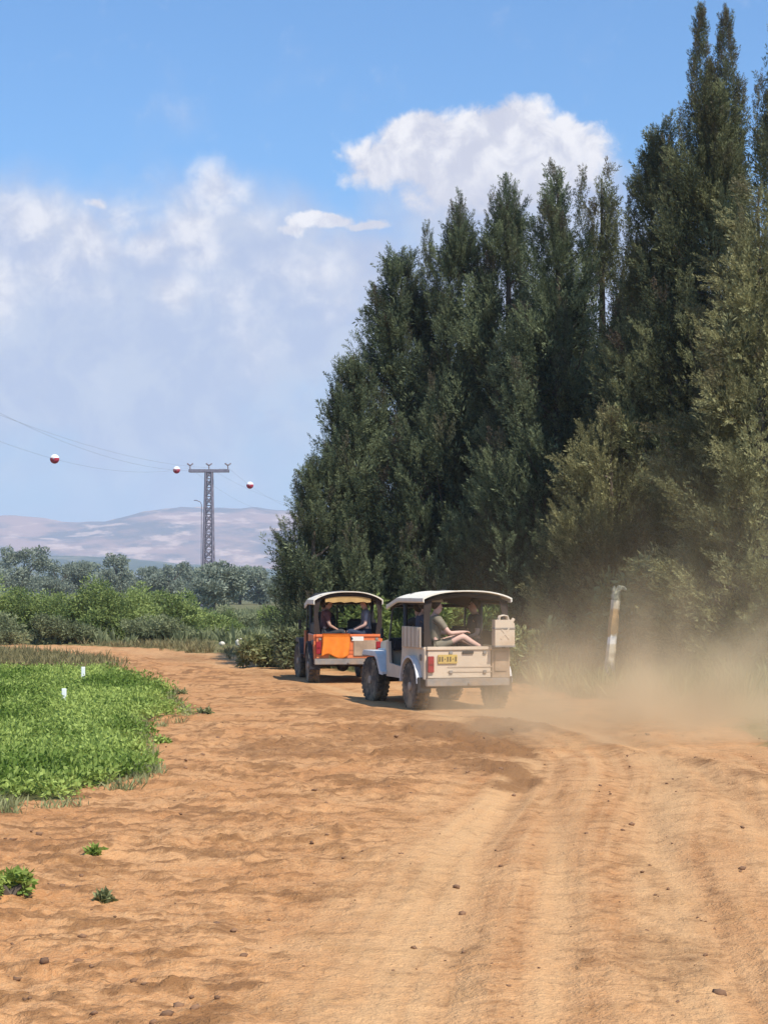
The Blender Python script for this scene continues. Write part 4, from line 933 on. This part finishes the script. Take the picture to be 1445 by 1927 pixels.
def jerry():
    root = empty('jerry_can', onjeep(WJ, (.60, -.745, 1.10)), WJ.rotation_euler.z); tag(root, 'cream jerry can with three handles strapped to the rear of the cream jeep', 'jerry can')
    bm = BM(); prism(bm, [(-.175, 0), (.175, 0), (.175, .36), (.12, .43), (-.175, .43)], 1, -.075, .075); obj('can_body', bm, M['cream'], root, bevel=.025)
    bm = BM(); box(bm, (0, -.076, .20), (.24, .012, .03), Matrix.Rotation(.9, 3, 'Y')); box(bm, (0, -.077, .20), (.24, .012, .03), Matrix.Rotation(-.9, 3, 'Y')); obj('pressed_cross', bm, M['cream'], root, bevel=.004)
    bm = BM(); box(bm, (0, 0, .285), (.365, .165, .026)); obj('strap', bm, M['grey_steel'], root)
    for y in (-.04, 0, .04):
        bm = BM(); tube(bm, [(-.09, y, .425), (-.07, y, .49), (0, y, .505), (.06, y, .49), (.08, y, .425)], .013, 6); obj('handle', bm, M['cream'], root, smooth=True)
    bm = BM(); cyl(bm, (.145, 0, .39), (.185, 0, .45), .032); obj('cap', bm, M['cream'], root, bevel=.006)
jerry()
def banner():
    rng = np.random.default_rng(5); n, m = 20, 16; V = []
    for side in (0, 1):
        for j in range(m+1):
            for i in range(n+1):
                u, v = i/n, j/m
                x = -.58+.60*u + .015*math.sin(v*5); z = 1.10-.50*v*(1-.10*math.sin(u*7)*v); y = -.085 - .022*math.sin(u*15+v*2)*v - .02*v - (.0 if side else .008)
                if v < .12: y -= 0.02
                V.append((x, y, z))
    k = (n+1)*(m+1); Q = []
    for s in (0, 1):
        for j in range(m):
            for i in range(n): a = s*k+j*(n+1)+i; Q.append((a, a+1, a+n+2, a+n+1))
    for j in range(m):
        for i in (0, n): a = j*(n+1)+i; Q.append((a, a+n+1, k+a+n+1, k+a))
    for i in range(n):
        for j in (0, m): a = j*(n+1)+i; Q.append((a, a+1, k+a+1, k+a))
    o = arr_mesh('orange_cloth', np.array(V), Q, M['cloth_orange'], smooth=True); o.location = onjeep(OJ, (0, -.60, 0)); o.rotation_euler = OJ.rotation_euler
    tag(o, 'bright orange cloth hung over the tailgate of the orange jeep', 'cloth')
banner()

# ------------------------------------------------------------------ people
def skin_mesh(name, joints, edges, mat, parent=None, sub=2, root=0):
    me = bpy.data.meshes.new(name); bm = BM(); sk = bm.verts.layers.skin.verify(); vs = []
    for i, j in enumerate(joints):
        v = bm.verts.new(j[0]); r = j[1]; v[sk].radius = (r, r) if not hasattr(r, '__len__') else r; v[sk].use_root = (i == root); vs.append(v)
    for p, q in edges: bm.edges.new((vs[p], vs[q]))
    bm.to_mesh(me); bm.free()
    o = bpy.data.objects.new(name, me); COL.objects.link(o)
    md = o.modifiers.new('skin', 'SKIN'); md.use_smooth_shade = True
    o.modifiers.new('sub', 'SUBSURF').levels = sub; o.modifiers['sub'].render_levels = sub
    bpy.context.view_layer.update()
    ev = o.evaluated_get(bpy.context.evaluated_depsgraph_get()); nm = bpy.data.meshes.new_from_object(ev)
    o.modifiers.clear(); o.data = nm; nm.materials.clear(); nm.materials.append(mat)
    if parent is not None: o.parent = parent
    return o
def person(J, seat, rz, label, shirt, trousers, skin='skin', hat=None, short=False, knee=None, foot=None, armL=None, armR=None, lean=0.0):
    """seated figure; local frame: pelvis at origin, facing +y; knee/foot/arm overrides in that frame"""
    V = lambda *a: Vector(a)
    j, e, idx = [], [], {}
    def add(n, p, r, par=None):
        idx[n] = len(j); j.append((Vector(p), r))
        if par: e.append((idx[par], idx[n]))
    L = lean
    add('pelvis', (0, 0, .02), (.15, .11)); add('waist', (0, .0+L*.15, .18), (.135, .095), 'pelvis'); add('chest', (0, .01+L*.36, .36), (.155, .105), 'waist'); add('collar', (0, .0+L*.5, .48), (.10, .07), 'chest')
    add('neck', (0, .015+L*.55, .55), .052, 'collar'); add('jaw', (0, .045+L*.6, .61), (.062, .07), 'neck'); add('skull', (0, .03+L*.65, .70), (.074, .088), 'jaw'); add('crown', (0, .02+L*.68, .765), (.055, .062), 'skull')
    add('nose', (0, .125+L*.63, .665), .012, 'jaw')
    K = knee or {}; F = foot or {}; A = {-1: armL, 1: armR}
    for s in (-1, 1):
        t = 'L' if s < 0 else 'R'
        add('ear'+t, (s*.085, .02+L*.63, .675), .014, 'skull')
        sh, el, wr = (s*.175, 0+L*.48, .45), (s*.23, .05+L*.4, .19), (s*.15, .27, .10)
        if A[s]: el, wr = A[s]
        add('sh'+t, sh, .062, 'collar'); add('el'+t, el, .042, 'sh'+t); add('wr'+t, wr, .029, 'el'+t)
        w_ = Vector(wr); d = (w_-Vector(el)).normalized(); side = d.cross(Vector((0, 0, 1))); side = side.normalized() if side.length > .1 else Vector((1, 0, 0)); nrm = side.cross(d)
        add('palm'+t, w_+d*.075, (.034, .018), 'wr'+t)
        for q in range(4):
            b = w_+d*.105+side*(q-1.5)*.019; ln = (.062, .072, .067, .052)[q]
            add(f'k{q}'+t, b, .0095, 'palm'+t); add(f'f{q}'+t, b+d*ln*.6-nrm*.012, .0085, f'k{q}'+t); add(f'g{q}'+t, b+d*ln*.9-nrm*.035, .007, f'f{q}'+t)
        b = w_+d*.03-side*.03*s; add('th'+t, b, .011, 'wr'+t); add('tt'+t, b+d*.05-side*.022*s-nrm*.01, .009, 'th'+t)
        kn = Vector(K.get(s, (s*.13, .43, .06))); ft = Vector(F.get(s, (s*.13, .46, -.34)))
        add('hip'+t, (s*.09, .05, 0), .088, 'pelvis'); add('kn'+t, kn, .062, 'hip'+t); add('cf'+t, kn.lerp(ft, .35)+Vector((0, -.02, 0)), .056, 'kn'+t); add('an'+t, ft, .036, 'cf'+t)
        toe = ft+Vector((s*.02, .16, -.05)); add('toe'+t, toe, (.04, .024), 'an'+t)
    loc = onjeep(J, seat); body = skin_mesh('person', j, e, M[skin]); body.location = loc; body.rotation_euler = (0, 0, J.rotation_euler.z+rz); tag(body, label, 'person', 'passengers in the jeeps')
    def sub(nm, names, grow, mat, cut=None):
        k = {n: i for i, n in enumerate(names)}; jj = [(j[idx[n]][0], tuple(x+grow for x in (j[idx[n]][1] if hasattr(j[idx[n]][1], '__len__') else (j[idx[n]][1],)*2))) for n in names]
        ee = [(k[a], k[b]) for a, b in [(p, q) for p, q in ((nn, mm) for nn in names for mm in names) if (idx[p], idx[q]) in set(e)]]
        if cut:
            for n, (p, f) in cut.items(): jj[k[n]] = (j[idx[p]][0].lerp(j[idx[n]][0], f), jj[k[n]][1])
        skin_mesh(nm, jj, ee, mat, body)
    sub('shirt', ['pelvis', 'waist', 'chest', 'collar', 'shL', 'elL', 'shR', 'elR'], .014, M[shirt], {'elL': ('shL', .75), 'elR': ('shR', .75)})
    tr = ['pelvis', 'hipL', 'knL', 'hipR', 'knR'] if short else ['pelvis', 'hipL', 'knL', 'cfL', 'anL', 'hipR', 'knR', 'cfR', 'anR']
    sub('trousers', tr, .012, M[trousers], {'knL': ('hipL', .7), 'knR': ('hipR', .7)} if short else None)
    for s in (-1, 1):
        t = 'L' if s < 0 else 'R'; a, b = j[idx['an'+t]][0], j[idx['toe'+t]][0]
        bm = BM(); tube(bm, [a+Vector((0, -.04, -.01)), a+Vector((0, 0, -.02)), a.lerp(b, .6), b+(b-a).normalized()*.03], [.045, .052, .05, .03], 8); obj('shoe', bm, M['dark_cloth'], body, smooth=True)
        bm = BM(); bmesh.ops.create_uvsphere(bm, u_segments=10, v_segments=8, radius=.012, matrix=Matrix.Translation((s*.032, .112+L*.64, .695))); obj('eye', bm, M['eye'], body, smooth=True)
    bm = BM(); box(bm, (0, .118+L*.62, .628), (.045, .012, .010)); obj('mouth', bm, M['maroon'], body)
    hc = Vector((0, .015+L*.66, .715)); bm = BM(); bmesh.ops.create_uvsphere(bm, u_segments=18, v_segments=12, radius=1.0, matrix=Matrix.Translation(hc) @ Matrix.Diagonal((.094, .108, .105, 1)))
    bmesh.ops.bisect_plane(bm, geom=bm.verts[:]+bm.edges[:]+bm.faces[:], plane_co=hc+Vector((0, .035, -.005)), plane_no=(0, .75, -.6), clear_outer=True); bmesh.ops.solidify(bm, geom=bm.faces[:], thickness=.01); obj('hair', bm, M['hair'], body, smooth=True)
    if hat:
        bm = BM(); c = hc+Vector((0, 0, .03)); bmesh.ops.create_uvsphere(bm, u_segments=18, v_segments=12, radius=1.0, matrix=Matrix.Translation(c) @ Matrix.Diagonal((.104, .118, .105, 1)))
        bmesh.ops.bisect_plane(bm, geom=bm.verts[:]+bm.edges[:]+bm.faces[:], plane_co=c, plane_no=(0, 0, -1), clear_outer=True); bmesh.ops.solidify(bm, geom=bm.faces[:], thickness=.006)
        prism(bm, [(-.075, c.y+.10), (.075, c.y+.10), (.06, c.y+.18), (-.06, c.y+.18)], 2, c.z-.004, c.z+.006); obj('cap', bm, M[hat], body, smooth=True)
    return body
H_ = math.pi/2
person(WJ, (-.36, .92, 1.02), 0, 'driver of the cream jeep in a dark shirt behind the front left seat', 'dark_cloth', 'dark_cloth')
person(WJ, (-.52, .36, 1.08), -H_, 'passenger in a navy shirt on the left bench of the cream jeep', 'navy', 'navy', lean=.1)
person(WJ, (-.46, -.22, 1.08), -H_, 'passenger in khaki with bare pink legs stretched across the back of the cream jeep', 'khaki', 'khaki', 'skin_pale', hat='cap', short=True,
       knee={-1: (-.10, .44, .16), 1: (.16, .46, .17)}, foot={-1: (-.08, .86, -.06), 1: (.20, .88, -.08)}, armL=((-.24, .20, .22), (-.12, .42, .22)), armR=((.24, .20, .22), (.17, .44, .24)), lean=.05)
person(WJ, (.50, .40, 1.08), H_, 'passenger in a dark top on the right bench of the cream jeep', 'dark_cloth', 'navy')
person(OJ, (-.36, .92, 1.02), 0, 'driver of the orange jeep seen as a dark figure at the front', 'dark_cloth', 'dark_cloth')
person(OJ, (-.48, -.05, 1.08), -H_, 'passenger in a maroon shirt on the left bench of the orange jeep', 'maroon', 'dark_cloth', lean=.12)
person(OJ, (.48, -.05, 1.08), H_, 'passenger in grey shirt and beige cap on the right bench of the orange jeep', 'grey_cloth', 'navy', 'skin_pale', hat='cap', lean=.05)

# ------------------------------------------------------------------ dust and air
def dust():
    m = bpy.data.materials.new('dust_volume'); m.use_nodes = True; g = NT(m.node_tree); g.n.clear()
    pos = g.n.new('ShaderNodeNewGeometry').outputs['Position']; x, y, z = g.sep(pos)
    n = g.noise(pos, .42, 4, .6, .8); n2 = g.noise(pos, 1.3, 4, .6)
    def ell(cx, cy, cz, rx, ry, rz):
        a = [g.m('DIVIDE', g.m('SUBTRACT', p, c), r) for p, c, r in ((x, cx, rx), (y, cy, ry), (z, cz, rz))]
        s = g.m('ADD', g.m('ADD', g.m('MULTIPLY', a[0], a[0]), g.m('MULTIPLY', a[1], a[1])), g.m('MULTIPLY', a[2], a[2]))
        return g.m('SUBTRACT', 1.0, g.m('SQRT', s), clamp=True)
    def lay(h): return g.m('POWER', 2.718, g.m('MULTIPLY', g.m('MAXIMUM', z, 0.0), -1.0/h))
    far = ell(5.8, 26.6, 0, 5.6, 7.6, 40.); mid = ell(2.4, 29.4, 0, 1.9, 2.6, 40.); wide = ell(7.2, 28.5, 0, 5.0, 5.8, 40.)
    hv = g.rng(g.noise(g.comb(x, y, 0.0), .33, 3, .6, .5), .38, .62, .24, .70)
    layv = g.m('POWER', 2.718, g.m('DIVIDE', g.m('MULTIPLY', g.m('MAXIMUM', z, 0.0), -1.0), hv))
    puffs = g.rng(g.m('ADD', g.m('MULTIPLY', n, .65), g.m('MULTIPLY', n2, .35)), .42, .60, .06, 1.8)
    d = g.m('ADD', g.m('MULTIPLY', g.m('MULTIPLY', far, layv), 1.35), g.m('MULTIPLY', g.m('MULTIPLY', mid, lay(.50)), .9))
    d = g.m('ADD', d, g.m('MULTIPLY', g.m('MULTIPLY', wide, lay(1.8)), .060))
    d = g.m('MULTIPLY', d, puffs)
    v = g.n.new('ShaderNodeVolumePrincipled'); v.inputs['Color'].default_value = (.98, .75, .47, 1); v.inputs['Anisotropy'].default_value = .1
    g.put(v.inputs['Density'], d); o = g.n.new('ShaderNodeOutputMaterial'); g.l.new(v.outputs[0], o.inputs['Volume'])
    bm = BM(); bmesh.ops.create_icosphere(bm, subdivisions=4, radius=1.0, matrix=Matrix.Translation((5.4, 28.6, .4)) @ Matrix.Diagonal((6.2, 6.2, 4.0, 1)))
    for vv in bm.verts: vv.co.z = max(vv.co.z, -.3)
    tag(obj('dust_cloud', bm, m), 'tan dust cloud thrown up behind the cream jeep', 'dust', kind='stuff')
dust()
def haze():
    m = bpy.data.materials.new('haze_volume'); m.use_nodes = True; g = NT(m.node_tree); g.n.clear()
    v = g.n.new('ShaderNodeVolumePrincipled'); v.inputs['Color'].default_value = (.74, .83, 1.0, 1); v.inputs['Density'].default_value = .00020; v.inputs['Anisotropy'].default_value = .0
    o = g.n.new('ShaderNodeOutputMaterial'); g.l.new(v.outputs[0], o.inputs['Volume'])
    bm = BM(); box(bm, (0, 3480, 154), (44000, 7100, 320)); tag(obj('haze', bm, m), kind='stuff')
haze()
